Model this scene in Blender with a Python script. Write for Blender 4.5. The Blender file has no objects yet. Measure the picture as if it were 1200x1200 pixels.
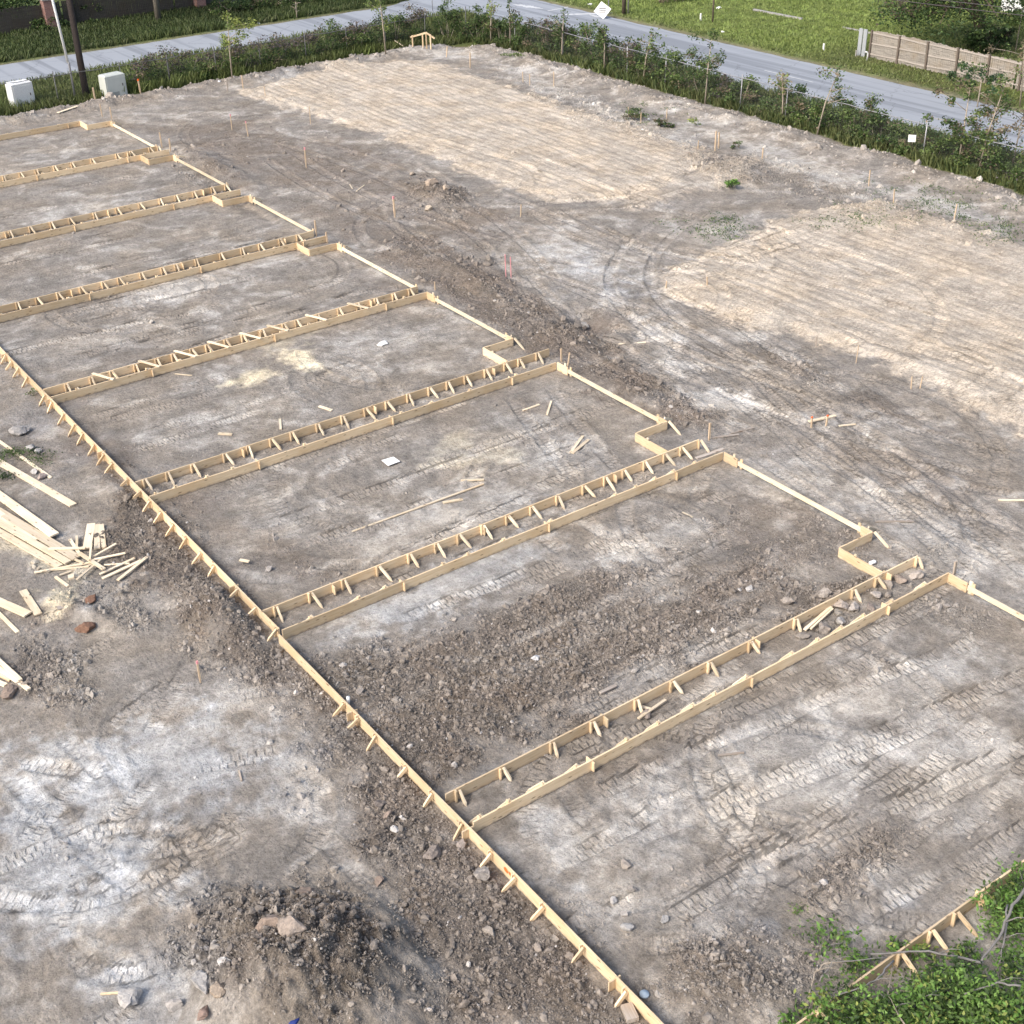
import bpy, math, random
import numpy as np
from mathutils import Vector, Matrix
random.seed(7); rng = np.random.default_rng(7)
scene = bpy.context.scene
col = scene.collection

# ------------------------------------------------------------------ camera fit
PITCH, ROLL, FOC, YAW, CZ = 0.5420889793, -0.0233148342, 1561.79, 0.6156367453, 20.31
ca, sa = math.cos(YAW), math.sin(YAW)
def xy2uv(p): return Vector((p[0]*ca + p[1]*sa, -p[0]*sa + p[1]*ca, p[2]))
fwd = Vector((0, math.cos(PITCH), -math.sin(PITCH))); rgt = Vector((1, 0, 0)); upv = rgt.cross(fwd)
r_ = math.cos(ROLL)*rgt + math.sin(ROLL)*upv; u_ = -math.sin(ROLL)*rgt + math.cos(ROLL)*upv
RR, UU, FF = xy2uv(r_), xy2uv(u_), xy2uv(fwd)
def at(px, py, z=0.0):
    """ground point (metres) seen at a point of the 1200 px photograph"""
    d = (px-600)*RR - (py-600)*UU + FOC*FF
    t = (z-CZ)/d.z
    return Vector((d.x*t, d.y*t, z))

# ------------------------------------------------------------------ noise
def _h(ix, iy, s):
    n = (ix*374761393 + iy*668265263 + s*1442695041) & 0xffffffff
    n = ((n ^ (n >> 13))*1274126177) & 0xffffffff
    return (n ^ (n >> 16)) & 0xffffffff
def pnoise(x, y, s=0):
    x = np.asarray(x, float); y = np.asarray(y, float)
    x0 = np.floor(x).astype(np.int64); y0 = np.floor(y).astype(np.int64)
    fx = x-x0; fy = y-y0
    ux = fx*fx*fx*(fx*(fx*6-15)+10); uy = fy*fy*fy*(fy*(fy*6-15)+10)
    def g(ix, iy, dx, dy):
        a = _h(ix, iy, s).astype(float)*(2*math.pi/4294967296.0)
        return np.cos(a)*dx + np.sin(a)*dy
    a = g(x0, y0, fx, fy); b = g(x0+1, y0, fx-1, fy); c = g(x0, y0+1, fx, fy-1); d = g(x0+1, y0+1, fx-1, fy-1)
    return ((a*(1-ux)+b*ux)*(1-uy) + (c*(1-ux)+d*ux)*uy)*1.5
def fbm(x, y, s=0, o=4, g=.5):
    t = 0; a = 1.; n = 0
    for i in range(o):
        t = t + a*pnoise(x*2**i+i*17.3, y*2**i-i*9.1, s+i*31); n += a; a *= g
    return t/n
def ss(a, b, x):
    t = np.clip((x-a)/(b-a), 0, 1); return t*t*(3-2*t)

# ------------------------------------------------------------------ object helpers
def tag(o, label=None, cat=None, group=None, kind=None):
    if label: o['label'] = label
    if cat: o['category'] = cat
    if group: o['group'] = group
    if kind: o['kind'] = kind
    return o
WM = {}
def link(name, data, parent=None, M=None):
    o = bpy.data.objects.new(name, data); col.objects.link(o)
    M = M or Matrix.Identity(4)
    WM[o] = M
    if parent is not None:
        o.parent = parent; o.matrix_basis = WM[parent].inverted() @ M
    else:
        o.matrix_basis = M
    return o
def empty(name, loc, rz=0.0):
    return link(name, None, None, Matrix.Translation(Vector(loc)) @ Matrix.Rotation(rz, 4, 'Z'))
class MB:
    def __init__(s): s.v = []; s.f = []; s.sm = []
    def add(s, vs, fs, smooth=False):
        n = len(s.v); s.v += [tuple(v) for v in vs]; s.f += [tuple(i+n for i in f) for f in fs]; s.sm += [smooth]*len(fs)
    def box(s, a, b):
        x0, y0, z0 = a; x1, y1, z1 = b
        s.add([(x0,y0,z0),(x1,y0,z0),(x1,y1,z0),(x0,y1,z0),(x0,y0,z1),(x1,y0,z1),(x1,y1,z1),(x0,y1,z1)],
              [(0,3,2,1),(4,5,6,7),(0,1,5,4),(1,2,6,5),(2,3,7,6),(3,0,4,7)])
    def bar(s, p, q, w, t, up=(0,0,1)):
        p = Vector(p); q = Vector(q); d = (q-p).normalized(); up = Vector(up)
        if abs(d.dot(up)) > .98: up = Vector((1,0,0))
        y = up.cross(d).normalized(); z = d.cross(y)
        vs = []
        for c in (p, q):
            for sy, sz in ((-1,-1),(1,-1),(1,1),(-1,1)): vs.append(c + y*sy*w/2 + z*sz*t/2)
        s.add(vs, [(0,1,2,3),(7,6,5,4),(0,4,5,1),(1,5,6,2),(2,6,7,3),(3,7,4,0)])
    def tube(s, pts, rad, n=8, cap=True):
        pts = [Vector(p) for p in pts]
        if not hasattr(rad, '__len__'): rad = [rad]*len(pts)
        rings = []; prev = None
        for i, p in enumerate(pts):
            d = (pts[min(i+1, len(pts)-1)] - pts[max(i-1, 0)]).normalized()
            ref = Vector((0,0,1)) if abs(d.z) < .95 else Vector((1,0,0))
            a = ref.cross(d).normalized(); b = d.cross(a)
            if prev is not None and a.dot(prev) < 0: a = -a; b = -b
            prev = a
            rings.append([p + (a*math.cos(2*math.pi*k/n) + b*math.sin(2*math.pi*k/n))*rad[i] for k in range(n)])
        vs = [v for r in rings for v in r]; fs = []
        for i in range(len(pts)-1):
            for k in range(n):
                fs.append((i*n+k, i*n+(k+1) % n, (i+1)*n+(k+1) % n, (i+1)*n+k))
        if cap:
            fs.append(tuple(range(n-1, -1, -1))); fs.append(tuple((len(pts)-1)*n+k for k in range(n)))
        s.add(vs, fs, True)
    def mesh(s, name, mat):
        m = bpy.data.meshes.new(name); m.from_pydata(s.v, [], s.f); m.materials.append(mat)
        m.polygons.foreach_set('use_smooth', s.sm); m.update(); return m
    def build(s, name, mat, parent=None, M=None):
        # vertices are given in world metres unless M says otherwise; under a parent they become local to it
        me = s.mesh(name, mat)
        if M is None and parent is not None:
            me.transform(WM[parent].inverted()); return link(name, me, parent, WM[parent].copy())
        if M is None:
            c = Vector([sum(v[i] for v in s.v)/len(s.v) for i in range(3)]); c.z = min(v[2] for v in s.v)
            M = Matrix.Translation(c); me.transform(M.inverted())
        return link(name, me, parent, M)
def npmesh(name, V, F, mat, colr=None, smooth=False, nper=4):
    m = bpy.data.meshes.new(name)
    V = np.ascontiguousarray(V, dtype=np.float32); F = np.ascontiguousarray(F, dtype=np.int32)
    m.vertices.add(len(V)); m.vertices.foreach_set('co', V.ravel())
    m.loops.add(F.size); m.loops.foreach_set('vertex_index', F.ravel())
    m.polygons.add(len(F)); m.polygons.foreach_set('loop_start', np.arange(len(F), dtype=np.int32)*nper)
    m.polygons.foreach_set('use_smooth', np.full(len(F), smooth))
    m.update(calc_edges=True)
    if colr is not None:
        a = m.color_attributes.new('Col', 'FLOAT_COLOR', 'POINT')
        c = np.ones((len(V), 4), np.float32); c[:, :colr.shape[1]] = colr
        a.data.foreach_set('color', c.ravel())
    m.materials.append(mat); m.validate(); return m

# ------------------------------------------------------------------ materials
def newmat(name):
    m = bpy.data.materials.new(name); m.use_nodes = True
    nt = m.node_tree; b = nt.nodes['Principled BSDF']; b.inputs['Roughness'].default_value = .9
    b.inputs['Specular IOR Level'].default_value = .25
    return m, nt, b
def N(nt, t, **k):
    n = nt.nodes.new(t)
    for a, b in k.items(): setattr(n, a, b)
    return n
def ramp(nt, stops, interp='LINEAR'):
    r = N(nt, 'ShaderNodeValToRGB'); r.color_ramp.interpolation = interp
    e = r.color_ramp.elements
    while len(e) < len(stops): e.new(.5)
    for i, (p, c) in enumerate(stops):
        e[i].position = p; e[i].color = (c, c, c, 1) if not hasattr(c, '__len__') else (*c, 1)
    return r
def noise(nt, vec, scale, detail=5, rough=.55, dist=0.):
    n = N(nt, 'ShaderNodeTexNoise'); n.inputs['Scale'].default_value = scale; n.inputs['Detail'].default_value = detail
    n.inputs['Roughness'].default_value = rough; n.inputs['Distortion'].default_value = dist
    if vec: nt.links.new(vec, n.inputs['Vector'])
    return n
def mth(nt, op, a, b=None, c=None, clamp=False):
    n = N(nt, 'ShaderNodeMath', operation=op); n.use_clamp = clamp
    for i, x in enumerate((a, b, c)):
        if x is None: continue
        if hasattr(x, 'is_linked') or isinstance(x, bpy.types.NodeSocket): nt.links.new(x, n.inputs[i])
        else: n.inputs[i].default_value = x
    return n.outputs[0]
def mix(nt, f, a, b, mode='MIX'):
    n = N(nt, 'ShaderNodeMix', data_type='RGBA', blend_type=mode)
    for s, x in ((n.inputs[0], f), (n.inputs[6], a), (n.inputs[7], b)):
        if isinstance(x, bpy.types.NodeSocket): nt.links.new(x, s)
        elif hasattr(x, '__len__'): s.default_value = (*x, 1)
        else: s.default_value = x
    return n.outputs[2]
def simple(name, c, rough=.8, nscale=6., amp=.25, metal=0., bump=0.):
    m, nt, b = newmat(name); tc = N(nt, 'ShaderNodeTexCoord')
    n = noise(nt, tc.outputs['Object'], nscale, 6)
    oi = N(nt, 'ShaderNodeObjectInfo')
    f = mth(nt, 'MULTIPLY_ADD', n.outputs[0], amp*2, 1-amp)
    f2 = mth(nt, 'MULTIPLY_ADD', oi.outputs['Random'], amp*.6, 1-amp*.3)
    f = mth(nt, 'MULTIPLY', f, f2)
    cc = N(nt, 'ShaderNodeVectorMath', operation='SCALE'); cc.inputs[0].default_value = c; nt.links.new(f, cc.inputs['Scale'])
    nt.links.new(cc.outputs[0], b.inputs['Base Color']); b.inputs['Roughness'].default_value = rough; b.inputs['Metallic'].default_value = metal
    if bump:
        bp = N(nt, 'ShaderNodeBump'); bp.inputs['Strength'].default_value = .6; bp.inputs['Distance'].default_value = bump
        nt.links.new(n.outputs[0], bp.inputs['Height']); nt.links.new(bp.outputs[0], b.inputs['Normal'])
    return m
def wood(name, base, dark, mud=.5, knots=True):
    """sawn softwood, grain along local X"""
    m, nt, b = newmat(name); tc = N(nt, 'ShaderNodeTexCoord'); oi = N(nt, 'ShaderNodeObjectInfo')
    rv = N(nt, 'ShaderNodeCombineXYZ'); r50 = mth(nt, 'MULTIPLY', oi.outputs['Random'], 73.)
    for i in range(3): nt.links.new(r50, rv.inputs[i])
    ad = N(nt, 'ShaderNodeVectorMath', operation='ADD'); nt.links.new(tc.outputs['Object'], ad.inputs[0]); nt.links.new(rv.outputs[0], ad.inputs[1])
    mp = N(nt, 'ShaderNodeMapping'); mp.inputs['Scale'].default_value = (1.2, 22, 22); nt.links.new(ad.outputs[0], mp.inputs['Vector'])
    g = noise(nt, mp.outputs[0], 1., 5, .6, 1.)
    gr = ramp(nt, [(.3, dark), (.62, base)]); nt.links.new(g.outputs[0], gr.inputs[0])
    big = noise(nt, ad.outputs[0], .9, 3)
    c = mix(nt, mth(nt, 'MULTIPLY', ramp_out(nt, big.outputs[0], .42, .7), .45), gr.outputs[0], [base[0]*.78, base[1]*.66, base[2]*.5])
    tint = mth(nt, 'MULTIPLY_ADD', oi.outputs['Random'], .42, .74)
    sc = N(nt, 'ShaderNodeVectorMath', operation='SCALE'); nt.links.new(c, sc.inputs[0]); nt.links.new(tint, sc.inputs['Scale'])
    c = sc.outputs[0]
    if knots:
        mk = N(nt, 'ShaderNodeMapping'); mk.inputs['Scale'].default_value = (2.6, 9, 9); nt.links.new(ad.outputs[0], mk.inputs['Vector'])
        vo = N(nt, 'ShaderNodeTexVoronoi'); vo.inputs['Scale'].default_value = 1.; nt.links.new(mk.outputs[0], vo.inputs['Vector'])
        k = ramp(nt, [(.10, 1.), (.2, 0.)]); nt.links.new(vo.outputs['Distance'], k.inputs[0])
        c = mix(nt, mth(nt, 'MULTIPLY', k.outputs[0], .75), c, (.12, .065, .03))
    if mud:
        sp = N(nt, 'ShaderNodeSeparateXYZ'); ge = N(nt, 'ShaderNodeNewGeometry'); nt.links.new(ge.outputs['Position'], sp.inputs[0])
        mn = noise(nt, tc.outputs['Object'], 3.5, 6, .65)
        hz = mth(nt, 'MULTIPLY_ADD', sp.outputs[2], -3.2, .40)
        mm = mth(nt, 'ADD', hz, mth(nt, 'MULTIPLY', mn.outputs[0], .9))
        mk2 = mth(nt, 'MULTIPLY', ramp_out(nt, mm, .62, .95), mud)
        c = mix(nt, mk2, c, (.20, .165, .135))
    nt.links.new(c, b.inputs['Base Color']); b.inputs['Roughness'].default_value = .8
    bp = N(nt, 'ShaderNodeBump'); bp.inputs['Strength'].default_value = .35; bp.inputs['Distance'].default_value = .004
    nt.links.new(g.outputs[0], bp.inputs['Height']); nt.links.new(bp.outputs[0], b.inputs['Normal'])
    return m
def ramp_out(nt, v, a, b):
    n = N(nt, 'ShaderNodeMapRange'); n.interpolation_type = 'SMOOTHSTEP'
    n.inputs[1].default_value = a; n.inputs[2].default_value = b; nt.links.new(v, n.inputs[0]); return n.outputs[0]

PINE = wood('pine', (.75, .60, .405), (.61, .45, .27), .9)
PALE = wood('pale_pine', (.75, .655, .50), (.62, .50, .345), .15)
GREYW = wood('grey_wood', (.42, .37, .32), (.27, .23, .19), .3)
OLDF = wood('old_fence_board', (.30, .275, .24), (.13, .115, .10), 0, False)
SHADEDF = wood('shaded_fence_board', (.075, .068, .060), (.038, .034, .030), 0, False)  # weathered boards; the shade over this fence is put into their dark colour
LATH = simple('lath', (.60, .45, .30), .8, 9, .15)
ORANGE = simple('orange_paint', (.80, .16, .04), .7, 20, .2)
PINK = simple('pink_ribbon', (.78, .33, .34), .6, 20, .15)
BARK = simple('bark', (.105, .082, .064), .95, 9, .35, 0, .03)
PBARK = simple('pale_bark', (.34, .29, .23), .9, 12, .3, 0, .01)
GBARK = simple('grey_branch', (.185, .175, .165), .85, 12, .3, 0, .01)
GALV = simple('galvanised_steel', (.34, .34, .35), .5, 8, .2, .5)
DKST = simple('dark_steel', (.08, .07, .07), .6, 8, .2)
WHITE = simple('white_enamel', (.70, .71, .70), .5, 3, .1)
LGREY = simple('light_grey_cabinet', (.48, .50, .46), .55, 3, .12)
CONC = simple('concrete', (.30, .29, .27), .9, 6, .2, 0, .01)
RED = simple('red_sign', (.62, .03, .04), .4, 4, .08)
BLACKM = simple('black_mark', (.05, .05, .055), .6, 4, .1)
BLUE = simple('blue_plastic', (.40, .47, .52), .4, 5, .1)
NAVY = simple('navy_cloth', (.02, .035, .16), .8, 5, .2)
PAPER = simple('white_paper', (.80, .79, .76), .8, 6, .06)
PAINTW = simple('road_paint', (.47, .48, .485), .7, 1.2, .2)
METALP = simple('pale_metal', (.45, .47, .49), .45, 4, .12, .4)

def brickmat():
    m, nt, b = newmat('brick'); tc = N(nt, 'ShaderNodeTexCoord')
    sp = N(nt, 'ShaderNodeSeparateXYZ'); nt.links.new(tc.outputs['Object'], sp.inputs[0])
    cx = N(nt, 'ShaderNodeCombineXYZ'); nt.links.new(mth(nt, 'ADD', sp.outputs[0], sp.outputs[1]), cx.inputs[0]); nt.links.new(sp.outputs[2], cx.inputs[1])
    br = N(nt, 'ShaderNodeTexBrick'); br.inputs['Scale'].default_value = 4.5; br.inputs['Mortar Size'].default_value = .03
    br.inputs['Color1'].default_value = (.20, .07, .055, 1); br.inputs['Color2'].default_value = (.33, .17, .14, 1); br.inputs['Mortar'].default_value = (.27, .24, .22, 1)
    nt.links.new(cx.outputs[0], br.inputs['Vector']); nt.links.new(br.outputs[0], b.inputs['Base Color']); return m
BRICK = brickmat()
RAIL = simple('weathered_steel', (.13, .13, .13), .7, 8, .2)

def asphalt():
    m, nt, b = newmat('asphalt'); ge = N(nt, 'ShaderNodeNewGeometry'); P = ge.outputs['Position']
    n1 = noise(nt, P, .25, 8, .7); n2 = noise(nt, P, 30, 3)
    c = mix(nt, n1.outputs[0], (.235, .252, .275), (.31, .33, .355))
    c = mix(nt, mth(nt, 'MULTIPLY', ramp_out(nt, n2.outputs[0], .4, .7), .22), c, (.31, .32, .335))
    # dusty wheel tracks, running along either road, and fine cracks
    mp = N(nt, 'ShaderNodeMapping'); mp.inputs['Scale'].default_value = (.9, .02, 1); nt.links.new(P, mp.inputs[0])
    n3 = noise(nt, mp.outputs[0], 1.1, 3)
    c = mix(nt, mth(nt, 'MULTIPLY', ramp_out(nt, n3.outputs[0], .48, .62), .5), c, (.115, .125, .14))
    vo = N(nt, 'ShaderNodeTexVoronoi', feature='DISTANCE_TO_EDGE'); vo.inputs['Scale'].default_value = .22
    wv = N(nt, 'ShaderNodeVectorMath', operation='ADD'); nt.links.new(P, wv.inputs[0]); nt.links.new(noise(nt, P, 1.3, 4).outputs[1], wv.inputs[1])
    nt.links.new(wv.outputs[0], vo.inputs['Vector'])
    k = ramp(nt, [(.0, 1.), (.010, 0.)]); nt.links.new(vo.outputs[0], k.inputs[0])
    c = mix(nt, mth(nt, 'MULTIPLY', k.outputs[0], .5), c, (.09, .095, .10))
    nt.links.new(c, b.inputs['Base Color']); b.inputs['Roughness'].default_value = .75
    return m
ASPH = asphalt()

def leafmat(name='leaves'):
    m, nt, b = newmat(name); a = N(nt, 'ShaderNodeAttribute', attribute_name='Col')
    nt.links.new(a.outputs[0], b.inputs['Base Color']); b.inputs['Roughness'].default_value = .55
    tr = N(nt, 'ShaderNodeBsdfTranslucent'); nt.links.new(a.outputs[0], tr.inputs[0])
    mx = N(nt, 'ShaderNodeMixShader'); mx.inputs[0].default_value = .3
    nt.links.new(b.outputs[0], mx.inputs[1]); nt.links.new(tr.outputs[0], mx.inputs[2])
    nt.links.new(mx.outputs[0], nt.nodes['Material Output'].inputs[0]); return m
LEAF = leafmat()
def clodmat():
    m, nt, b = newmat('clod_soil'); a = N(nt, 'ShaderNodeAttribute', attribute_name='Col'); ge = N(nt, 'ShaderNodeNewGeometry')
    n = noise(nt, ge.outputs['Position'], 14, 6, .65)
    c = mix(nt, 1., a.outputs[0], ramp_col(nt, n.outputs[0], .62, 1.32), 'MULTIPLY')
    nt.links.new(c, b.inputs['Base Color']); b.inputs['Roughness'].default_value = 1; b.inputs['Specular IOR Level'].default_value = .1
    bp = N(nt, 'ShaderNodeBump'); bp.inputs['Strength'].default_value = .8; bp.inputs['Distance'].default_value = .03
    nt.links.new(n.outputs[0], bp.inputs['Height']); nt.links.new(bp.outputs[0], b.inputs['Normal']); return m
def ramp_col(nt, v, lo, hi):
    n = N(nt, 'ShaderNodeMapRange'); n.inputs[1].default_value = .25; n.inputs[2].default_value = .75
    n.inputs[3].default_value = lo; n.inputs[4].default_value = hi; nt.links.new(v, n.inputs[0]); return n.outputs[0]
CLOD = clodmat()

def soilmat():
    m, nt, b = newmat('soil'); ge = N(nt, 'ShaderNodeNewGeometry'); P = ge.outputs['Position']
    a = N(nt, 'ShaderNodeAttribute', attribute_name='Col'); t = N(nt, 'ShaderNodeAttribute', attribute_name='trk')
    sp = N(nt, 'ShaderNodeSeparateXYZ'); nt.links.new(t.outputs['Vector'], sp.inputs[0])
    M_, S_, D_ = sp.outputs
    clod = a.outputs['Alpha']
    # tread print: two rows of bars, offset half a step
    wob = noise(nt, P, 2.2, 4)
    row = mth(nt, 'GREATER_THAN', D_, 0.)
    ph = mth(nt, 'ADD', mth(nt, 'MULTIPLY', S_, 1/.19), mth(nt, 'MULTIPLY', row, .5))
    ph = mth(nt, 'ADD', ph, mth(nt, 'MULTIPLY', wob.outputs[0], .7))
    fr = mth(nt, 'FRACT', ph)
    ab = mth(nt, 'ABSOLUTE', mth(nt, 'SUBTRACT', fr, .5))
    groove = ramp_out(nt, ab, .30, .44)
    cen = mth(nt, 'SUBTRACT', 1., ramp_out(nt, mth(nt, 'ABSOLUTE', D_), .012, .05))
    groove = mth(nt, 'MAXIMUM', groove, mth(nt, 'MULTIPLY', cen, .4))
    brk = noise(nt, P, .9, 5, .65)
    mk = mth(nt, 'MULTIPLY', M_, ramp_out(nt, brk.outputs[0], .38, .60))
    # grain
    n1 = noise(nt, P, 1.7, 9, .72); n2 = noise(nt, P, 8., 6, .75); n3 = noise(nt, P, 30., 4, .7)
    sx_ = N(nt, 'ShaderNodeSeparateXYZ'); nt.links.new(P, sx_.inputs[0])
    def anis(sc_):
        mp_ = N(nt, 'ShaderNodeMapping'); mp_.inputs['Scale'].default_value = sc_; nt.links.new(P, mp_.inputs[0]); return noise(nt, mp_.outputs[0], 1., 6, .65, .6).outputs[0]
    P0_ = P; wn = noise(nt, P, .10, 3); ws = N(nt, 'ShaderNodeVectorMath', operation='MULTIPLY_ADD'); nt.links.new(wn.outputs[1], ws.inputs[0]); ws.inputs[1].default_value = (9, 9, 0); nt.links.new(P, ws.inputs[2])
    aU = anis((.55, 6.5, 1)); P = ws.outputs[0]; aV = anis((4.5, .8, 1)); P = P0_; sel = mth(nt, 'MULTIPLY', ramp_out(nt, sx_.outputs[0], 9., 12.), mth(nt, 'SUBTRACT', 1., ramp_out(nt, sx_.outputs[0], 26.5, 28.)))
    an = mix(nt, sel, aV, aU)
    vo = N(nt, 'ShaderNodeTexVoronoi'); vo.inputs['Scale'].default_value = 9.
    dv = N(nt, 'ShaderNodeVectorMath', operation='ADD'); nt.links.new(P, dv.inputs[0])
    dn = N(nt, 'ShaderNodeVectorMath', operation='SCALE'); nt.links.new(n2.outputs[1], dn.inputs[0]); dn.inputs['Scale'].default_value = .12
    nt.links.new(dn.outputs[0], dv.inputs[1]); nt.links.new(dv.outputs[0], vo.inputs['Vector'])
    vo2 = N(nt, 'ShaderNodeTexVoronoi'); vo2.inputs['Scale'].default_value = 22.; nt.links.new(dv.outputs[0], vo2.inputs['Vector'])
    f = mth(nt, 'MULTIPLY', ramp_col(nt, n1.outputs[0], .66, 1.34), ramp_col(nt, n2.outputs[0], .64, 1.36))
    f = mth(nt, 'MULTIPLY', f, ramp_col(nt, an, .90, 1.10))
    f = mth(nt, 'MULTIPLY', f, ramp_col(nt, n3.outputs[0], .74, 1.26))
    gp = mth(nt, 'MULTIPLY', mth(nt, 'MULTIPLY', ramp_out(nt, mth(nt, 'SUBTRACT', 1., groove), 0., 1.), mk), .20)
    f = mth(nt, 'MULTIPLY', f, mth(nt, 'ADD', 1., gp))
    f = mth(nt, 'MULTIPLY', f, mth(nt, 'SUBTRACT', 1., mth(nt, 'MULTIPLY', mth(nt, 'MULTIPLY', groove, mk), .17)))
    sc = N(nt, 'ShaderNodeVectorMath', operation='SCALE'); nt.links.new(a.outputs['Color'], sc.inputs[0]); nt.links.new(f, sc.inputs['Scale'])
    # hue drift between grey and brown soil
    hn = noise(nt, P, .45, 5, .6)
    c = mix(nt, ramp_out(nt, hn.outputs[0], .38, .66), sc.outputs[0], mix(nt, 1., sc.outputs[0], (1.05, 1.0, .93), 'MULTIPLY'))
    nt.links.new(c, b.inputs['Base Color']); b.inputs['Roughness'].default_value = 1.; b.inputs['Specular IOR Level'].default_value = .08
    h = mth(nt, 'MULTIPLY', n1.outputs[0], .05)
    h = mth(nt, 'ADD', h, mth(nt, 'MULTIPLY', n2.outputs[0], .05)); h = mth(nt, 'ADD', h, mth(nt, 'MULTIPLY', n3.outputs[0], .012)); h = mth(nt, 'ADD', h, mth(nt, 'MULTIPLY', an, .03))
    cl = mth(nt, 'ADD', mth(nt, 'MULTIPLY', vo.outputs[0], -.09), mth(nt, 'MULTIPLY', vo2.outputs[0], -.035))
    h = mth(nt, 'ADD', h, mth(nt, 'MULTIPLY', cl, mth(nt, 'MULTIPLY_ADD', clod, .9, .12)))
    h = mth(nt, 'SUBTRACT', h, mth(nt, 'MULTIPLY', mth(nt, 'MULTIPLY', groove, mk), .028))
    bp = N(nt, 'ShaderNodeBump'); bp.inputs['Strength'].default_value = 1.; bp.inputs['Distance'].default_value = 1.
    nt.links.new(h, bp.inputs['Height']); nt.links.new(bp.outputs[0], b.inputs['Normal'])
    return m
SOIL = soilmat()

# ------------------------------------------------------------------ ground sheet
def axis(segs, lo, hi):
    a = []
    for x0, x1, d0, d1 in segs:
        x = x0
        while x < x1-1e-6:
            a.append(x); x += d0 + (d1-d0)*(x-x0)/(x1-x0)
    a.append(segs[-1][1])
    s = .8; x = a[-1]
    while x < hi: x += s; s *= 1.5; a.append(x)
    s = .3; x = a[0]; pre = []
    while x > lo: x -= s; s *= 1.5; pre.append(x)
    return np.array(pre[::-1] + a)
US = axis([(0, 28, .06, .06), (28, 58, .06, .12), (58, 112, .3, .6)], -900, 900)
VS = axis([(5, 30, .06, .06), (30, 86, .06, .14), (86, 128, .3, .6)], -900, 900)
nu, nv = len(US), len(VS)
U, V = np.meshgrid(US, VS, indexing='ij')
EU = 56.1 + .55*pnoise(V*.35, V*0, 3) + .25*pnoise(V*1.3, V*0, 4)      # ragged edge of the bare site
EV = 83.2 + .45*pnoise(U*.35, U*0, 5) + .25*pnoise(U*1.3, U*0, 6)
corner = ((U-48.6)/7.6)**2.0 * (U > 48.6) + ((V-75.6)/7.6)**2.0 * (V > 75.6)
site = (1-ss(-.25, .25, U-EU))*(1-ss(-.25, .25, V-EV))*(1-ss(.95, 1.05, np.where((U > 48.6) & (V > 75.6), corner, 0)))
Hh = np.zeros_like(U); Cb = np.zeros(U.shape+(3,))
fb1 = fbm(U*.16, V*.16, 11, 5); fb2 = fbm(U*.7, V*.7, 12, 5); fb3 = fbm(U*3, V*3, 13, 4)
fe = fbm(U*.9, V*.9, 14, 5, .6)                       # edge breaker for patches
stU = fbm(U*.12, V*1.5, 15, 5, .6); wp = 5*fbm(U*.09, V*.09, 17, 3); stV = fbm((U+wp)*1.1, (V-wp)*.22, 16, 5, .6)
unit = (U > 11.05) & (U < 26.6) & (V > 9.8) & (V < 79)
yard = (U > 26.6) & (site > .5)
stre = np.where(unit, stU, np.where(yard, stV, .5*stU+.5*stV))
def ell(cx, cy, a, b, soft=.9, ed=1.1):
    c = at(cx, cy); A = at(cx+a[0], cy+a[1]) - c; B = at(cx+b[0], cy+b[1]) - c
    det = A.x*B.y - A.y*B.x
    du = U-c.x; dv = V-c.y
    p = (du*B.y - dv*B.x)/det; q = (-du*A.y + dv*A.x)/det
    r = np.sqrt(p*p+q*q)
    return ss(0, 1, 1.25*(1.0-r+fe*ed+ .35*fb3)/soft)
def poly(pts, soft=.6, amp=.9):
    w = [at(*p) for p in pts]; sd = np.full(U.shape, -1e9); n = len(w); ins = np.zeros(U.shape, bool); dm = np.full(U.shape, 1e9)
    for i in range(n):
        a, b = w[i], w[(i+1) % n]; ex, ey = b.x-a.x, b.y-a.y
        t = np.clip(((U-a.x)*ex+(V-a.y)*ey)/(ex*ex+ey*ey), 0, 1)
        dm = np.minimum(dm, np.hypot(U-a.x-t*ex, V-a.y-t*ey))
        cr = ((a.y > V) != (b.y > V)) & (U < (b.x-a.x)*(V-a.y)/((b.y-a.y) if abs(b.y-a.y) > 1e-9 else 1e-9)+a.x)
        ins ^= cr
    sd = np.where(ins, dm, -dm)
    return ss(-soft, soft, sd + amp*fe + .25*fb3), sd
pale = np.zeros_like(U); brown = np.zeros_like(U); tan = np.zeros_like(U); clod = np.zeros_like(U); cream = np.zeros_like(U); blue = np.zeros_like(U)
def mx(A, B): return np.maximum(A, B)
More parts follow.
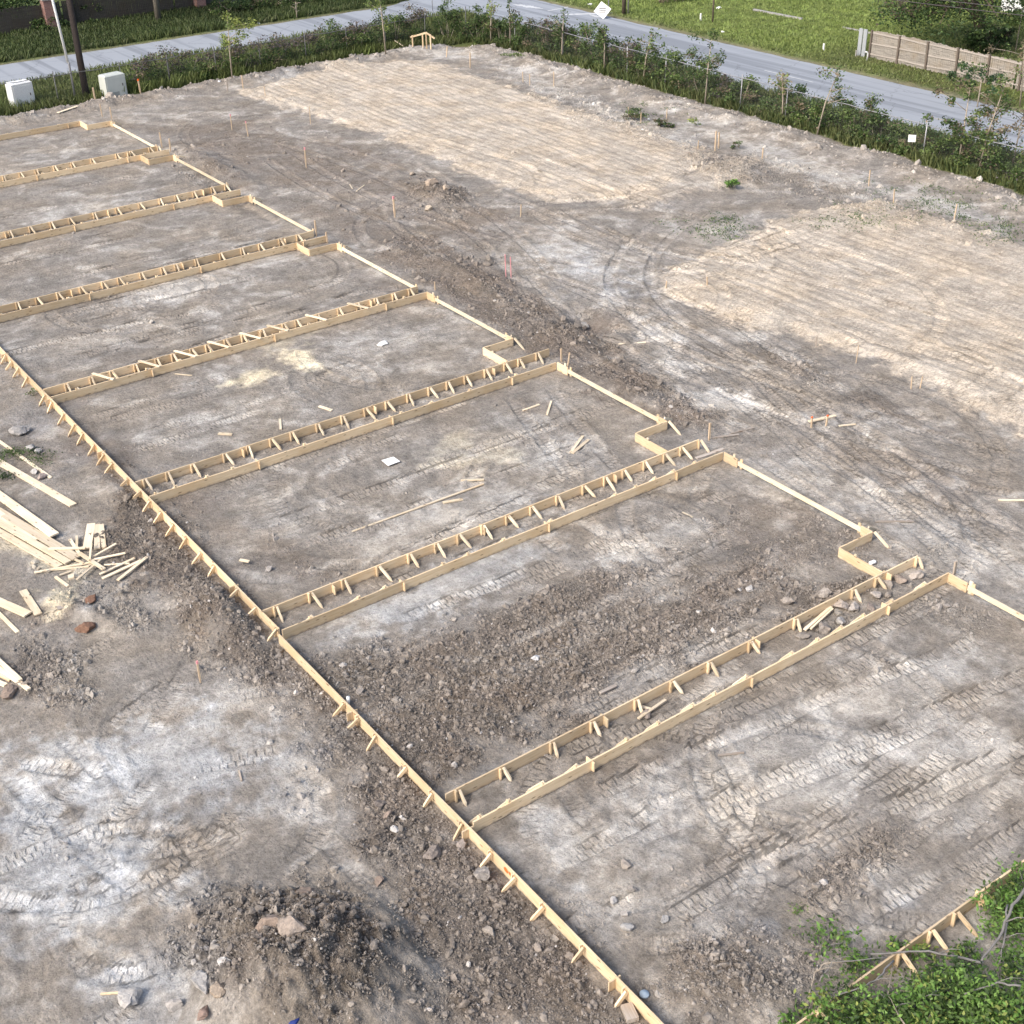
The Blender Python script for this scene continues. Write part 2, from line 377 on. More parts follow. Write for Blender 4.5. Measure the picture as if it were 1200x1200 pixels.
# pale dry crust
for cx, cy, a, b, k in [(190,885,(230,-10),(-10,75),.95),(80,1010,(170,10),(0,120),.85),(340,920,(80,10),(0,60),.8),(190,1130,(140,-30),(0,55),.45),
        (520,690,(170,-85),(24,30),.95),(430,720,(80,-30),(10,16),.6),(770,640,(110,-40),(18,26),.95),(690,745,(150,-85),(8,10),.8),(800,770,(120,-60),(12,14),.6),(740,790,(60,-30),(8,12),.5),
        (900,900,(260,-120),(60,80),.7),(1060,810,(150,-50),(40,50),.7),(650,980,(60,60),(40,-30),.85),(760,1060,(110,70),(60,-40),.45),(1120,920,(100,-30),(40,60),.6),
        (310,610,(110,30),(50,-40),.35),(540,600,(150,-50),(50,32),.6),(560,520,(100,-20),(30,24),.4),(660,540,(70,30),(30,-20),.5),(210,560,(40,15),(10,-15),.7),
        (300,480,(80,-20),(20,18),.5),(480,400,(90,-20),(30,20),.45),(220,335,(120,-30),(14,16),.85),(130,395,(80,-20),(14,12),.5),(420,322,(60,-14),(12,14),.5),
        (90,245,(110,-20),(14,12),.6),(330,300,(60,-12),(10,10),.4),(60,180,(80,-10),(10,8),.4),
        (680,300,(130,40),(50,-20),.6),(770,400,(36,60),(30,-10),.55),(930,560,(170,70),(30,-30),.45),(1120,640,(110,50),(40,-30),.5),(860,470,(60,20),(20,-12),.5),
        (640,100,(90,40),(14,-12),.9),(760,150,(110,40),(16,-12),.75),(930,190,(200,75),(16,-14),.85),(1100,240,(120,36),(14,-12),.8),(520,62,(70,4),(0,8),.8),
        (330,95,(70,-10),(4,8),.5),(430,230,(110,25),(14,-14),.4),(270,190,(90,20),(14,-16),.3),(860,275,(80,20),(20,-24),.4)]:
    pale = mx(pale, k*ell(cx, cy, a, b))
mot = fbm(U*.55+3*fb1, V*.55-3*fb1, 18, 6, .62)
pale = pale*(.6+.4*ss(-.25, .3, .2*stre+.9*mot)) + .50*ss(.0, .40, .22*stre+.95*mot)*(1-pale) + .15*ss(.05, .5, fb1)
# dark moist, crumbly soil
for cx, cy, a, b, k in [(560,830,(190,-70),(60,60),1.),(760,760,(170,-80),(20,30),.85),(900,640,(100,10),(40,-40),.65),(960,700,(90,-20),(10,20),.7),
        (470,900,(60,80),(40,-20),1.),(560,1050,(80,120),(40,-20),1.),(660,1150,(80,80),(30,-20),.9),(400,800,(80,30),(30,-40),.9),(370,1120,(130,20),(20,110),1.),
        (265,715,(70,20),(10,55),.75),(190,620,(70,60),(30,-20),.85),(110,520,(60,50),(30,-20),.8),(40,790,(60,20),(0,50),.6),(60,720,(60,10),(0,40),.6),(30,520,(60,20),(0,50),.6),
        (640,380,(110,60),(16,-14),1.),(560,330,(80,40),(20,-14),.9),(700,440,(70,30),(14,-12),.8),(780,470,(80,30),(14,-12),.8),(440,270,(120,50),(30,-20),.7),(250,190,(70,50),(24,-16),.8),
        (150,110,(140,-20),(10,14),.6),(520,230,(40,14),(10,-16),.9),(420,180,(90,40),(14,-12),.7),(1080,560,(150,60),(20,-24),.4),(900,600,(110,20),(20,-20),.55),(880,520,(60,20),(20,-10),.5),
        (330,650,(90,40),(40,-30),.7),(230,590,(80,60),(40,-20),.7),(250,660,(60,60),(20,-20),.7),(100,350,(100,-20),(10,10),.5),(350,240,(60,20),(14,-12),.4),(840,190,(70,20),(16,-10),.5),
        (860,1140,(130,40),(40,-60),.75),(1000,1000,(90,-50),(20,30),.6),(780,880,(160,-70),(10,12),.5),(860,1000,(90,-50),(10,14),.4),(680,200,(90,20),(20,-12),.3),(690,375,(40,20),(14,-10),.9),
        (430,330,(60,20),(12,-8),.6),(500,290,(50,14),(10,-8),.7),(700,375,(46,20),(14,-12),1.),(820,330,(40,10),(10,-8),.5),(960,640,(60,10),(10,-10),.4),(1040,480,(80,34),(8,-10),.6),(930,430,(70,30),(6,-8),.5),(600,380,(60,34),(10,-8),1.),(340,170,(60,24),(12,-8),.6),(180,150,(60,10),(10,-8),.5),(120,420,(80,-20),(14,14),.4),(620,470,(60,20),(20,-10),.3)]:
    e = k*ell(cx, cy, a, b); brown = mx(brown, e)
for cx, cy, a, b, k in [(560,820,(190,-70),(60,70),1.),(770,755,(170,-80),(22,34),.8),(470,900,(60,80),(40,-20),1.),(560,1050,(80,120),(40,-20),.9),(660,1150,(80,80),(30,-20),.8),(400,800,(80,30),(30,-40),.9),
        (370,1120,(140,20),(20,120),1.),(190,620,(70,60),(30,-20),.7),(130,700,(90,30),(30,-30),.6),(640,380,(110,60),(16,-14),.8),(760,460,(100,40),(20,-14),.8),(520,232,(46,16),(12,-18),1.),(850,200,(60,20),(14,-14),1.),
        (870,1150,(130,40),(40,-60),.9),(1000,690,(90,-40),(6,14),1.),(1010,1010,(80,-40),(20,30),.6),(60,790,(70,20),(0,50),.7),(240,210,(50,40),(20,-14),.6),(700,130,(180,70),(20,-16),.5),(960,220,(240,80),(24,-20),.5),
        (560,1170,(150,20),(20,60),.6),(300,780,(120,20),(10,40),.5),(1120,720,(100,30),(30,-20),.4),(950,440,(120,60),(10,-14),.5)]:
    clod = mx(clod, k*ell(cx, cy, a, b))
bank, _ = poly([(150,555),(215,640),(312,750),(405,842),(525,962),(645,1082),(770,1210),(560,1210),(480,1090),(425,960),(395,870),(300,800),(195,710),(110,640)], .5, 1.2)
brown = mx(brown, bank); clod = mx(clod, bank*(.55+.5*ss(-.1, .3, fe)))
bay, _ = poly([(345,770),(470,760),(600,705),(700,665),(760,670),(860,660),(960,690),(820,750),(680,830),(560,900),(500,915),(420,850)], .7, 2.2)
lanes = ss(.0, .28, fbm(U*.10, V*1.1, 19, 4, .5)); bay2, _ = poly([(760,670),(830,600),(960,600),(1020,640),(980,670),(860,680)], .7, 2.2)
brown = mx(brown, bay*.9*(1-.75*lanes)); clod = mx(clod, bay*.72*(1-.85*lanes)); brown = mx(brown, bay2*.6*(1-.6*lanes)); clod = mx(clod, bay2*.25*(1-.8*lanes))
pileM = ell(345, 1130, (170, 10), (20, 125), .8, .5); clod = mx(clod, pileM*.95); brown = mx(brown, pileM*.85)
mid, _ = poly([(480,270),(560,300),(650,360),(760,440),(830,500),(780,500),(690,450),(600,400),(520,350),(440,300)], .5, 1.4)
brown = mx(brown, mid); clod = mx(clod, mid*.33)
ring1, _ = poly([(200,150),(290,140),(400,190),(520,230),(600,250),(640,270),(560,290),(430,250),(330,215),(240,200)], .6, 2.)
brown = mx(brown, ring1*.75)
# sand pads
p1, sd1 = poly([(275,108),(400,76),(500,70),(610,106),(730,146),(835,182),(800,214),(720,236),(640,236),(560,206),(440,156),(340,128)], .22, 1.15)
p2, sd2 = poly([(775,322),(930,250),(1030,236),(1300,318),(1300,560),(1130,476),(1000,412),(860,376),(780,345)], .22, 1.15)
p3, sd3 = poly([(720,236),(800,205),(890,184),(880,208),(800,232),(740,246)], .5, .8)
tan = mx(tan, np.clip(p1+p2*.95+p3*.6, 0, 1))
streak1 = ss(-.1, .45, fbm(U*1.1, V*.09, 41, 5, .6))
# sawdust
for cx, cy, a, b, k in [(358,420,(30,10),(4,-16),1.),(292,442,(34,-6),(2,-14),1.),(330,400,(50,-20),(6,12),.35),(560,540,(70,-10),(6,20),.35),(65,700,(35,-10),(6,24),.9),(80,665,(50,10),(6,14),.6),(25,640,(40,10),(0,20),.5),(540,520,(50,-12),(5,14),.35)]:
    cream = mx(cream, k*ell(cx, cy, a, b, 1.1, 1.3))
# wet, bluish patch of smoothed clay
for cx, cy, a, b, k in [(900,1088,(34,10),(4,-16),.9),(1065,1058,(30,-16),(8,10),.5),(650,985,(40,50),(30,-20),.4),(180,900,(230,-10),(-10,90),.75),(60,1020,(190,10),(0,150),.75),(210,1150,(120,-30),(0,60),.7),(520,690,(170,-85),(24,30),.5),(60,500,(60,40),(20,-40),.5),(590,900,(70,-30),(10,16),.6),(690,330,(110,60),(50,-20),.5)]:
    blue = mx(blue, k*ell(cx, cy, a, b))
G0 = np.array([.238, .220, .199]); PA = np.array([.475, .462, .438]); BR = np.array([.138, .114, .096]); TA = np.array([.495, .44, .37]); CR = np.array([.72, .64, .47]); BL = np.array([1.02, 1.10, 1.22])
def lerp(a, b, t): return a + (b-a)*t[..., None]
Cb[:] = G0
Cb = lerp(Cb, PA, np.clip(pale, 0, 1)*.92)
Cb = lerp(Cb, BR, np.clip(brown*(.75+.5*fb2), 0, 1)*.85)
tt = np.clip(tan*(.9+.25*streak1), 0, 1)
Cb = lerp(Cb, TA, tt*(1-.35*brown)*.97)
Cb *= (1 - .13*tan*(1-streak1))[..., None]*np.array([1, .985, .96])
Cb = lerp(Cb, CR, np.clip(cream, 0, 1)*.8)
Cb = Cb*(1+(BL-1)*np.clip(blue, 0, 1)[..., None])
Cb *= (1 + .30*fb2 + .07*stre*(1-tan) + .20*mot + .22*fb3*(1-.4*tan))[..., None]
# ---- tracks
TM = np.zeros_like(U); TS = np.zeros_like(U); TD = np.zeros_like(U)
def track(u, v, ang, L, w=.5, k=1., curv=0., deep=.02):
    du, dv = math.cos(ang), math.sin(ang); R = L/2+w+abs(curv)*L*L
    i0, i1 = np.searchsorted(US, u-R), np.searchsorted(US, u+R); j0, j1 = np.searchsorted(VS, v-R), np.searchsorted(VS, v+R)
    if i1-i0 < 3 or j1-j0 < 3: return
    sl = (slice(i0, i1), slice(j0, j1)); X = U[sl]-u; Y = V[sl]-v
    s = X*du+Y*dv; d = -X*dv+Y*du - curv*s*s
    m = (1-ss(w*.42, w*.5, np.abs(d)))*(1-ss(L*.40, L*.5, np.abs(s)))*k
    up = m > TM[sl]
    TS[sl] = np.where(up, s, TS[sl]); TD[sl] = np.where(up, d, TD[sl]); TM[sl] = np.maximum(TM[sl], m)
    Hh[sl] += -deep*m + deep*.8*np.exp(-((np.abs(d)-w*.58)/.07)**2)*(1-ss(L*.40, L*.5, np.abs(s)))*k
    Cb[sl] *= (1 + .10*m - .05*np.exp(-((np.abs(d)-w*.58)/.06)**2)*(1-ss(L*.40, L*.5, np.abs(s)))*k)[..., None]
def pair(u, v, ang, L, gap=1.5, **k):
    for s in (-.5, .5): track(u-math.sin(ang)*gap*s, v+math.cos(ang)*gap*s, ang, L, **k)
def pxpair(a, b, single=False, **k):
    A, B = at(*a), at(*b); c = (A+B)/2; d = B-A
    (track if single else pair)(c.x, c.y, math.atan2(d.y, d.x), d.length, **k)
for vv, n in ((13.5, 9), (22, 9), (30.3, 9), (39, 9), (47.5, 9), (56, 8), (65, 8), (74, 6)):
    for i in range(n-4):
        track(rng.uniform(14, 24), vv+rng.uniform(-3.2, 3.2), rng.normal(0, .07), rng.uniform(4, 11), k=rng.uniform(.5, 1), curv=rng.normal(0, .004))
for i in range(34):
    track(rng.uniform(28, 44), rng.uniform(14, 60), math.pi/2+rng.normal(0, .16), rng.uniform(5, 14), k=rng.uniform(.5, 1.), curv=rng.normal(0, .006), deep=.03)
for a, b, cv in [((560,330),(900,520),.02),((640,300),(980,440),-.015),((700,250),(800,470),.05),((760,420),(1190,560),.01),((880,440),(1190,640),-.012),((620,250),(840,330),.03),((1010,560),(1190,600),.04),((900,520),(1150,680),0.),((300,180),(560,300),.01),((360,150),(700,330),-.012),((860,260),(1000,340),.02)]:
    pxpair(a, b, k=.9, curv=cv, deep=.032, gap=1.7)
for a, b, cv in [((640,870),(1080,690),.004),((700,960),(1190,760),-.003),((800,1010),(1200,840),.004),((900,1080),(1200,930),0.),((430,720),(850,560),.003),((600,780),(900,640),-.004),((300,640),(700,500),.004),((240,560),(560,450),0.),((120,430),(430,330),.004),((60,340),(330,270),-.004)]:
    pxpair(a, b, k=1., curv=cv, deep=.03, gap=1.6)
for i in range(14):
    track(rng.uniform(27, 40), rng.uniform(60, 82), rng.normal(.3, .5), rng.uniform(4, 9), k=rng.uniform(.4, .9), curv=rng.normal(0, .02))
for i in range(10):
    track(rng.uniform(3, 10), rng.uniform(16, 45), rng.uniform(0, 3.1), rng.uniform(3, 6), k=rng.uniform(.4, .9), curv=rng.normal(0, .03))
for a, b, k in [((860,400),(1190,700),{}),((700,360),(900,520),{}),((820,400),(1010,560),{}),((900,1060),(1090,900),{}),((1000,1110),(1150,960),{}),((1080,960),(1190,860),{}),((850,1060),(960,980),{'single':True}),
                ((620,590),(690,640),{}),((620,460),(700,560),{}),((360,540),(460,500),{}),((760,430),(780,380),{}),((720,240),(890,190),{}),((560,250),(760,235),{}),((830,310),(990,255),{}),((780,330),(960,275),{}),
                ((1160,470),(1200,440),{}),((150,900),(60,1000),{}),((100,1010),(220,1000),{}),((200,960),(260,1040),{'single':True}),((90,990),(160,1040),{'single':True}),((180,1060),(260,990),{'single':True}),
                ((200,800),(90,880),{'single':True}),((470,1030),(640,1190),{}),((380,980),(520,1130),{'single':True}),((640,890),(760,820),{}),((660,830),(840,720),{}),((760,820),(860,740),{}),((560,700),(760,630),{'single':True}),
                ((60,380),(250,330),{}),((100,350),(260,300),{}),((230,900),(330,880),{'single':True}),((40,880),(90,930),{}),((0,920),(80,930),{}),((130,1120),(170,1160),{'single':True})]:
    pxpair(a, b, k=rng.uniform(.8, 1.), curv=rng.normal(0, .006), deep=.022, **k)
arcs = [(at(*p).x, at(*p).y, r_a) for p, r_a in (((620,900),2.2),((700,930),3.2),((760,1000),2.4),((860,880),4.),((940,960),3.),((1060,900),4.5),((880,1050),2.2),((560,560),3.),((420,590),3.4),((330,620),2.6),((640,560),2.2),((330,460),3.2),((480,400),4.),((420,440),2.2),((190,340),2.),((160,350),3.4),((320,320),3.),((90,240),3.4),((800,600),3.2),((900,600),4.2),((720,640),3.),
       ((60,960),2.4),((110,930),3.2),((200,900),2.6),((270,960),2.),((310,900),2.8),((60,1130),2.),((150,1100),.9),((250,850),2.4),((650,280),3.2),((720,300),5.),((760,350),3.),((820,400),3.6),((900,360),5.),((700,430),2.2),((960,520),4.),((1080,600),5.),((560,260),4.),((480,220),5.),((330,150),4.),((860,480),2.2),((850,440),1.1))]
for ax_, ay_, ar_ in arcs:
    for dr in (0, 1.5) if ar_ > 3.5 else (0,):
        r = np.hypot(U-ax_, V-ay_); th = np.arctan2(V-ay_, U-ax_); a0 = rng.uniform(-3, 3); wd = rng.uniform(.6, 1.3); R_ = ar_+dr
        dth = np.abs((th-a0+math.pi) % (2*math.pi)-math.pi); m = rng.uniform(.4, .9)*(1-ss(.2, .26, np.abs(r-R_)))*(1-ss(wd, wd+.25, dth))
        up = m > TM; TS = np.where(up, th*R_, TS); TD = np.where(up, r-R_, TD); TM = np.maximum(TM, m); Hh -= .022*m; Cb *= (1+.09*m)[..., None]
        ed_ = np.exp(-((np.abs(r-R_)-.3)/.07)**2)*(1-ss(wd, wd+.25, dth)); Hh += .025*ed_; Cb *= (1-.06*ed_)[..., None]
for cx, cy, R in [(600,330,4.5),(850,455,1.6),(160,1070,1.5),(130,1060,2.2),(790,1010,1.7),(700,400,3.),(760,950,2.6),(210,1020,1.2),(430,560,3.),(200,345,2.5),(70,1100,2.6)]:
    c = at(cx, cy); r = np.hypot(U-c.x, V-c.y); th = np.arctan2(V-c.y, U-c.x); a0 = rng.uniform(-3, 3)
    dth = np.abs((th-a0+math.pi) % (2*math.pi)-math.pi)
    m = (1-ss(.2, .25, np.abs(r-R)))*(1-ss(1.3, 1.7, dth))
    up = m > TM; TS = np.where(up, th*R, TS); TD = np.where(up, r-R, TD); TM = np.maximum(TM, m)
    ring = np.sin(r*14+fe*3)*(1-ss(R*.6, R*1.2, r))*(1-ss(1.2, 2.2, dth))
    Hh += ring*.012; Cb *= (1+ring*.05)[..., None]
# the pads are rolled over in parallel lanes
lane = (U + .25*pnoise(V*.15, U*.0+.3, 71))/.52; li = np.floor(lane); lf = lane-li-.5
padm = np.clip(tan, 0, 1)*ss(-.25, .15, pnoise(li*3.7, V*.13, 72))*.85
up = padm > TM*.9; TS = np.where(up, V+li*.37, TS); TD = np.where(up, lf*.5, TD); TM = np.where(up, padm, TM*1.)
Hh += tan*(.012*np.cos(lf*6.28)) 
gl = np.exp(-((np.abs(lf)-.5)/.07)**2)*ss(0., .5, pnoise(li*1.9, V*.2, 73))*tan
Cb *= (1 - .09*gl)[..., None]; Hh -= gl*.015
# ---- relief
base = .05*fb1 + .025*fb2
Hh += base + clod*(.045*np.abs(fb3)+.05*fb2+.02*fbm(U*7, V*7, 51, 2)) + .010*fb3*(1-tan*.6)
lump = np.abs(fbm(U*1.6, V*1.6, 52, 3)); lump2 = np.abs(fbm(U*3.6, V*3.6, 53, 3)); lump3 = np.abs(pnoise(U*7.5, V*7.5, 54))
Hh += clod*(.20*lump2 + .07*lump3 + .14*lump)
Hh += pileM*(.26*lump+.20*lump2+.05*lump3)
Hh += .15*ss(-.3, 1.1, sd1+1.15*fe) + .17*ss(-.3, 1.1, sd2+1.15*fe) + .1*p3
def hump(cx, cy, a, b, h, pw=1.):
    global Hh
    c = at(cx, cy); A = at(cx+a[0], cy+a[1])-c; B = at(cx+b[0], cy+b[1])-c; det = A.x*B.y-A.y*B.x
    du = U-c.x; dv = V-c.y; p = (du*B.y-dv*B.x)/det; q = (-du*A.y+dv*A.x)/det
    r = np.sqrt(p*p+q*q)+.25*fe
    Hh = Hh + h*(1-ss(0, 1.15, r))
hump(370,1150,(150,20),(10,120),1.0); hump(300,1200,(120,20),(10,80),.5); hump(455,1090,(50,30),(10,60),.25); hump(262,725,(70,20),(10,60),.45); hump(150,570,(60,40),(20,-20),.25)
hump(640,385,(100,56),(10,-12),.14); hump(545,325,(70,40),(12,-10),.25); hump(250,195,(60,30),(12,-12),.3); hump(520,232,(44,14),(8,-16),.35); hump(860,200,(50,10),(8,-12),.3); hump(470,300,(90,30),(12,-12),.15)
hump(740,460,(60,30),(10,-10),.2); hump(100,720,(60,20),(10,20),.2); hump(870,1170,(110,30),(20,-50),.22); hump(460,880,(40,40),(10,-10),.12); hump(1010,695,(70,-32),(4,10),.07); hump(900,790,(40,-16),(3,8),-.04)
hump(695,378,(40,20),(10,-14),-.45); hump(720,392,(30,14),(8,-8),.2); hump(430,290,(90,40),(12,-8),-.15); hump(290,235,(40,30),(12,-8),-.2)
berm = np.exp(-((U-(EU-1.4))/1.1)**2)*(V < 80) + np.exp(-((V-(EV-1.))/.9)**2)*(U < 54)
Hh += np.clip(berm, 0, 1)*(.25+.25*fb2)*site + np.clip(berm, 0, 1)*.07*np.abs(fb3)*site
# keep the form bases free of soil heaps
# ---- grass beyond the site
g1 = ss(-.35, .4, fbm(U*.10, V*.10, 61, 4)); g2 = ss(-.3, .4, fbm(U*.8, V*.8, 62, 5)); g3 = fbm(U*3.5, V*3.5, 63, 3)
GR = np.zeros_like(Cb); GR[:] = (.088, .108, .040)
GR = lerp(GR, np.array([.150, .190, .060]), g1*.9); GR = lerp(GR, np.array([.155, .145, .07]), g2*.45*(1-g1*.4))
field = ss(68.3, 71, U)*ss(60, 68, V+U*.0)*(1-ss(88, 96, V))
GR = lerp(GR, np.array([.22, .285, .08]), np.clip(field, 0, 1)*(.35+.5*g2))
shade = ss(96.5, 99, V)*(1-ss(58, 63, U)); GR = lerp(GR, np.array([.045, .066, .024]), shade*.6)  # shade under the trees painted into the far verge grass colour
GR *= (1+.35*g3)[..., None]
# dusty road shoulders
for d in (np.abs(U-68.6), np.abs(V-97.6)*1.2+100*(U > 60), np.abs(U-60.8)*1.3+100*(V > 92)):
    GR = lerp(GR, np.array([.20, .18, .13]), (1-ss(.1, .9, d + .5*fe))*.75)
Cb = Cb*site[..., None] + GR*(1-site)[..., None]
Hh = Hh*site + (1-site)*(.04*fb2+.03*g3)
onroad = np.clip((1-ss(3.8, 4.6, np.abs(U-64.7))) + (1-ss(3.5, 4.2, np.abs(V-94.2))), 0, 1)
Hh = Hh*(1-onroad) - .06*onroad
far = ss(0, 1, (np.hypot(U-40, V-55)-110)/40); Hh *= (1-far)
TM *= site
clodA = clod*site + .15
# hide relief right under the form boards
for lu in (11.05, 26.55):
    w = np.exp(-((U-lu)/.35)**2)*(V > 9.5)*(V < 79); Hh = Hh*(1-w*.8)-.01*w
for lv in (17.4, 18.45, 26.0, 27.07, 34.52, 35.63, 43.1, 43.87, 51.6, 52.57, 60.3, 61.5, 69.25, 70.3, 9.82, 78.2):
    w = np.exp(-((V-lv)/.30)**2)*(U > 10.8)*(U < 27); Hh = Hh*(1-w*.8)-.01*w
def gz(u, v):
    i = int(np.clip(np.searchsorted(US, u)-1, 0, nu-2)); j = int(np.clip(np.searchsorted(VS, v)-1, 0, nv-2))
    a = (u-US[i])/(US[i+1]-US[i]); b = (v-VS[j])/(VS[j+1]-VS[j])
    return float((Hh[i, j]*(1-a)+Hh[i+1, j]*a)*(1-b)+(Hh[i, j+1]*(1-a)+Hh[i+1, j+1]*a)*b)
def gzv(u, v):
    i = np.clip(np.searchsorted(US, u)-1, 0, nu-2); j = np.clip(np.searchsorted(VS, v)-1, 0, nv-2); return Hh[i, j], i, j
def atg(px, py, dz=0.):
    p = at(px, py, 0)
    for _ in range(3): p = at(px, py, gz(p.x, p.y))
    p.z += dz; return p
ii = np.arange(nu*nv).reshape(nu, nv)
F = np.stack([ii[:-1, :-1], ii[1:, :-1], ii[1:, 1:], ii[:-1, 1:]], -1).reshape(-1, 4)
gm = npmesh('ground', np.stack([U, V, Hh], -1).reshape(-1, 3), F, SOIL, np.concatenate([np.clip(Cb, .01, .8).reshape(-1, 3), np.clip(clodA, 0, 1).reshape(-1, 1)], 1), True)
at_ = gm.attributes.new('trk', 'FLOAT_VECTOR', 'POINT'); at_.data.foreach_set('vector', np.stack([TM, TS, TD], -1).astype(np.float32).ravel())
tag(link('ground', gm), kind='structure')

# ------------------------------------------------------------------ roads
def strip(name, pts_l, pts_r, z, mat, **k):
    mb = MB(); vs = []; n = len(pts_l)
    for a, b in zip(pts_l, pts_r):
        for t in (0, .25, .5, .75, 1.):
            vs.append((a[0]+(b[0]-a[0])*t, a[1]+(b[1]-a[1])*t, z+.05*math.sin(math.pi*t)))
    mb.add(vs, [(i*5+j, (i+1)*5+j, (i+1)*5+j+1, i*5+j+1) for i in range(n-1) for j in range(4)], True)
    return tag(mb.build(name, mat), **k)
def wavy(a, b, n, amp, ax):
    out = []
    for i in range(n+1):
        t = i/n; p = [a[0]+(b[0]-a[0])*t, a[1]+(b[1]-a[1])*t]
        p[ax] += amp*float(fbm(p[1-ax]*.5+ax*50, a[ax], 81, 3)); out.append(p)
    return out
# one sheet: the T of the two roads with a rounded far corner
mb = MB()
def quadgrid(x0, x1, y0, y1, nx, ny, fx0=None, fx1=None, fy0=None, fy1=None):
    vs = []; fs = []
    for i in range(nx+1):
        for j in range(ny+1):
            y = y0+(y1-y0)*j/ny; x = x0+(x1-x0)*i/nx
            if fx0 and i == 0: x = fx0(y)
            if fx1 and i == nx: x = fx1(y)
            if fy0 and j == 0: y = fy0(x)
            if fy1 and j == ny: y = fy1(x)
            vs.append((x, y, .035))
    for i in range(nx):
        for j in range(ny):
            a = i*(ny+1)+j; fs.append((a, a+ny+1, a+ny+2, a+1))
    mb.add(vs, fs)
wob_ = lambda c, s: (lambda t: c + .28*float(fbm(t*.45, 0., s, 4, .6)))
quadgrid(61.0, 68.35, -250, 90.9, 8, 700, fx0=wob_(61.0, 91), fx1=wob_(68.35, 92))
quadgrid(61.0, 68.35, 90.9, 260, 8, 240, fx0=None, fx1=None)
quadgrid(-250, 61.0, 90.9, 97.3, 640, 6, fy0=wob_(90.9, 93), fy1=wob_(97.3, 94))
# flared corners
fl = lambda cx, cy, r, a0, a1: [(cx+r*math.cos(a0+(a1-a0)*k/10), cy+r*math.sin(a0+(a1-a0)*k/10), .035) for k in range(11)]
arc = fl(58.0, 87.9, 3., math.pi/2, 0); mb.add([(61.0, 90.9, .035)]+arc[::-1], [tuple(range(12))])
arc = fl(57.0, 101.3, 4., -math.pi/2, 0); mb.add([(61.0, 97.3, .035)]+arc, [tuple(range(12))])
rd = mb.build('road', ASPH); tag(rd, kind='structure')
# branch towards the right beyond the near road
c1 = at(640, 8)
mb = MB()
for i in range(3):
    a = at(842+30*i+62, 86+i*.0+0) 
def roadmark(name, px, py, L, w, ang, lab, pts=None):
    p = at(px, py); d = Vector((math.cos(ang), math.sin(ang), 0)); n = Vector((-d.y, d.x, 0)); m = MB()
    vs = []; K = 24
    for i in range(K+1):
        t = (i/K-.5)*L; e = w*.5*(1+.35*math.sin(i*2.1)+.3*random.uniform(-1, 1))*(1 if not pts else math.sin(math.pi*(i+.6)/(K+1.2)))
        c = p + d*t; vs += [c+n*e, c-n*e*random.uniform(.7, 1)]
    vs = [(v[0], v[1], .041) for v in vs]
    m.add(vs, [(2*i, 2*i+1, 2*i+3, 2*i+2) for i in range(K)])
    return tag(m.build(name, PAINTW), kind='structure')
roadmark('centre_line', 924, 90, 4.2, .13, math.pi/2, '')
roadmark('centre_line', 874, 104, 1.2, .13, math.pi/2, '')
roadmark('centre_line', 654, 11, 2.2, .22, .1, '')
roadmark('pale_road_patch', 618, 8, 3.4, .7, 1.75, '', 1); roadmark('pale_road_patch', 684, 17, 4.6, .5, -.55, '', 1); roadmark('pale_road_patch', 700, 20, 2.4, .4, 1.5, '', 1)

# ------------------------------------------------------------------ formwork
ZT = .31
def board(parent, name, p0, p1, h, t=.04, mat=PINE, bow=.012, nseg=6, top=None):
    """upright plank from p0 to p1 (top edge), local X along it"""
    p0 = Vector(p0); p1 = Vector(p1); d = p1-p0; L = d.length; rz = math.atan2(d.y, d.x)
    M = Matrix.Translation(p0) @ Matrix.Rotation(rz, 4, 'Z') @ Matrix.Rotation(-math.asin(d.z/L), 4, 'Y')
    vs = []; s = random.uniform(-1, 1)*bow; s2 = random.uniform(-1, 1)*bow*.5
    for i in range(nseg+1):
        x = L*i/nseg; y = s*math.sin(math.pi*i/nseg); z = s2*math.sin(math.pi*i/nseg)
        vs += [(x, y-t/2, z-h), (x, y+t/2, z-h), (x, y+t/2, z), (x, y-t/2, z)]
    fs = [(0,3,2,1), tuple(nseg*4+k for k in range(4))]
    for i in range(nseg):
        a = i*4; b = a+4
        fs += [(a, a+1, b+1, b), (a+1, a+2, b+2, b+1), (a+2, a+3, b+3, b+2), (a+3, a, b, b+3)]
    mb = MB(); mb.add(vs, fs); return mb.build(name, mat, parent, M)
def stick(parent, name, p, q, w=.09, t=.04, mat=PINE, up=(0,0,1), taper=False):
    p = Vector(p); q = Vector(q); d = q-p; L = d.length; d.normalize(); up = Vector(up)
    if abs(d.dot(up)) > .97: up = Vector((1, 0, 0))
    y = up.cross(d).normalized(); z = d.cross(y)
    M = Matrix.Translation(p) @ Matrix((d, y, z)).transposed().to_4x4()
    mb = MB(); e = .25 if taper else 1
    mb.add([(0,-w/2,-t/2),(0,w/2,-t/2),(0,w/2,t/2),(0,-w/2,t/2),(L*(.75 if taper else .98),-w/2,-t/2),(L*(.75 if taper else .98),w/2,-t/2),(L*(.75 if taper else .98),w/2,t/2),(L*(.75 if taper else .98),-w/2,t/2),
            (L,-w/2*e,-t/2*e),(L,w/2*e,-t/2*e),(L,w/2*e,t/2*e),(L,-w/2*e,t/2*e)],
           [(0,3,2,1),(0,1,5,4),(1,2,6,5),(2,3,7,6),(3,0,4,7),(4,5,9,8),(5,6,10,9),(6,7,11,10),(7,4,8,11),(8,9,10,11)])
    return mb.build(name, mat, parent, M)
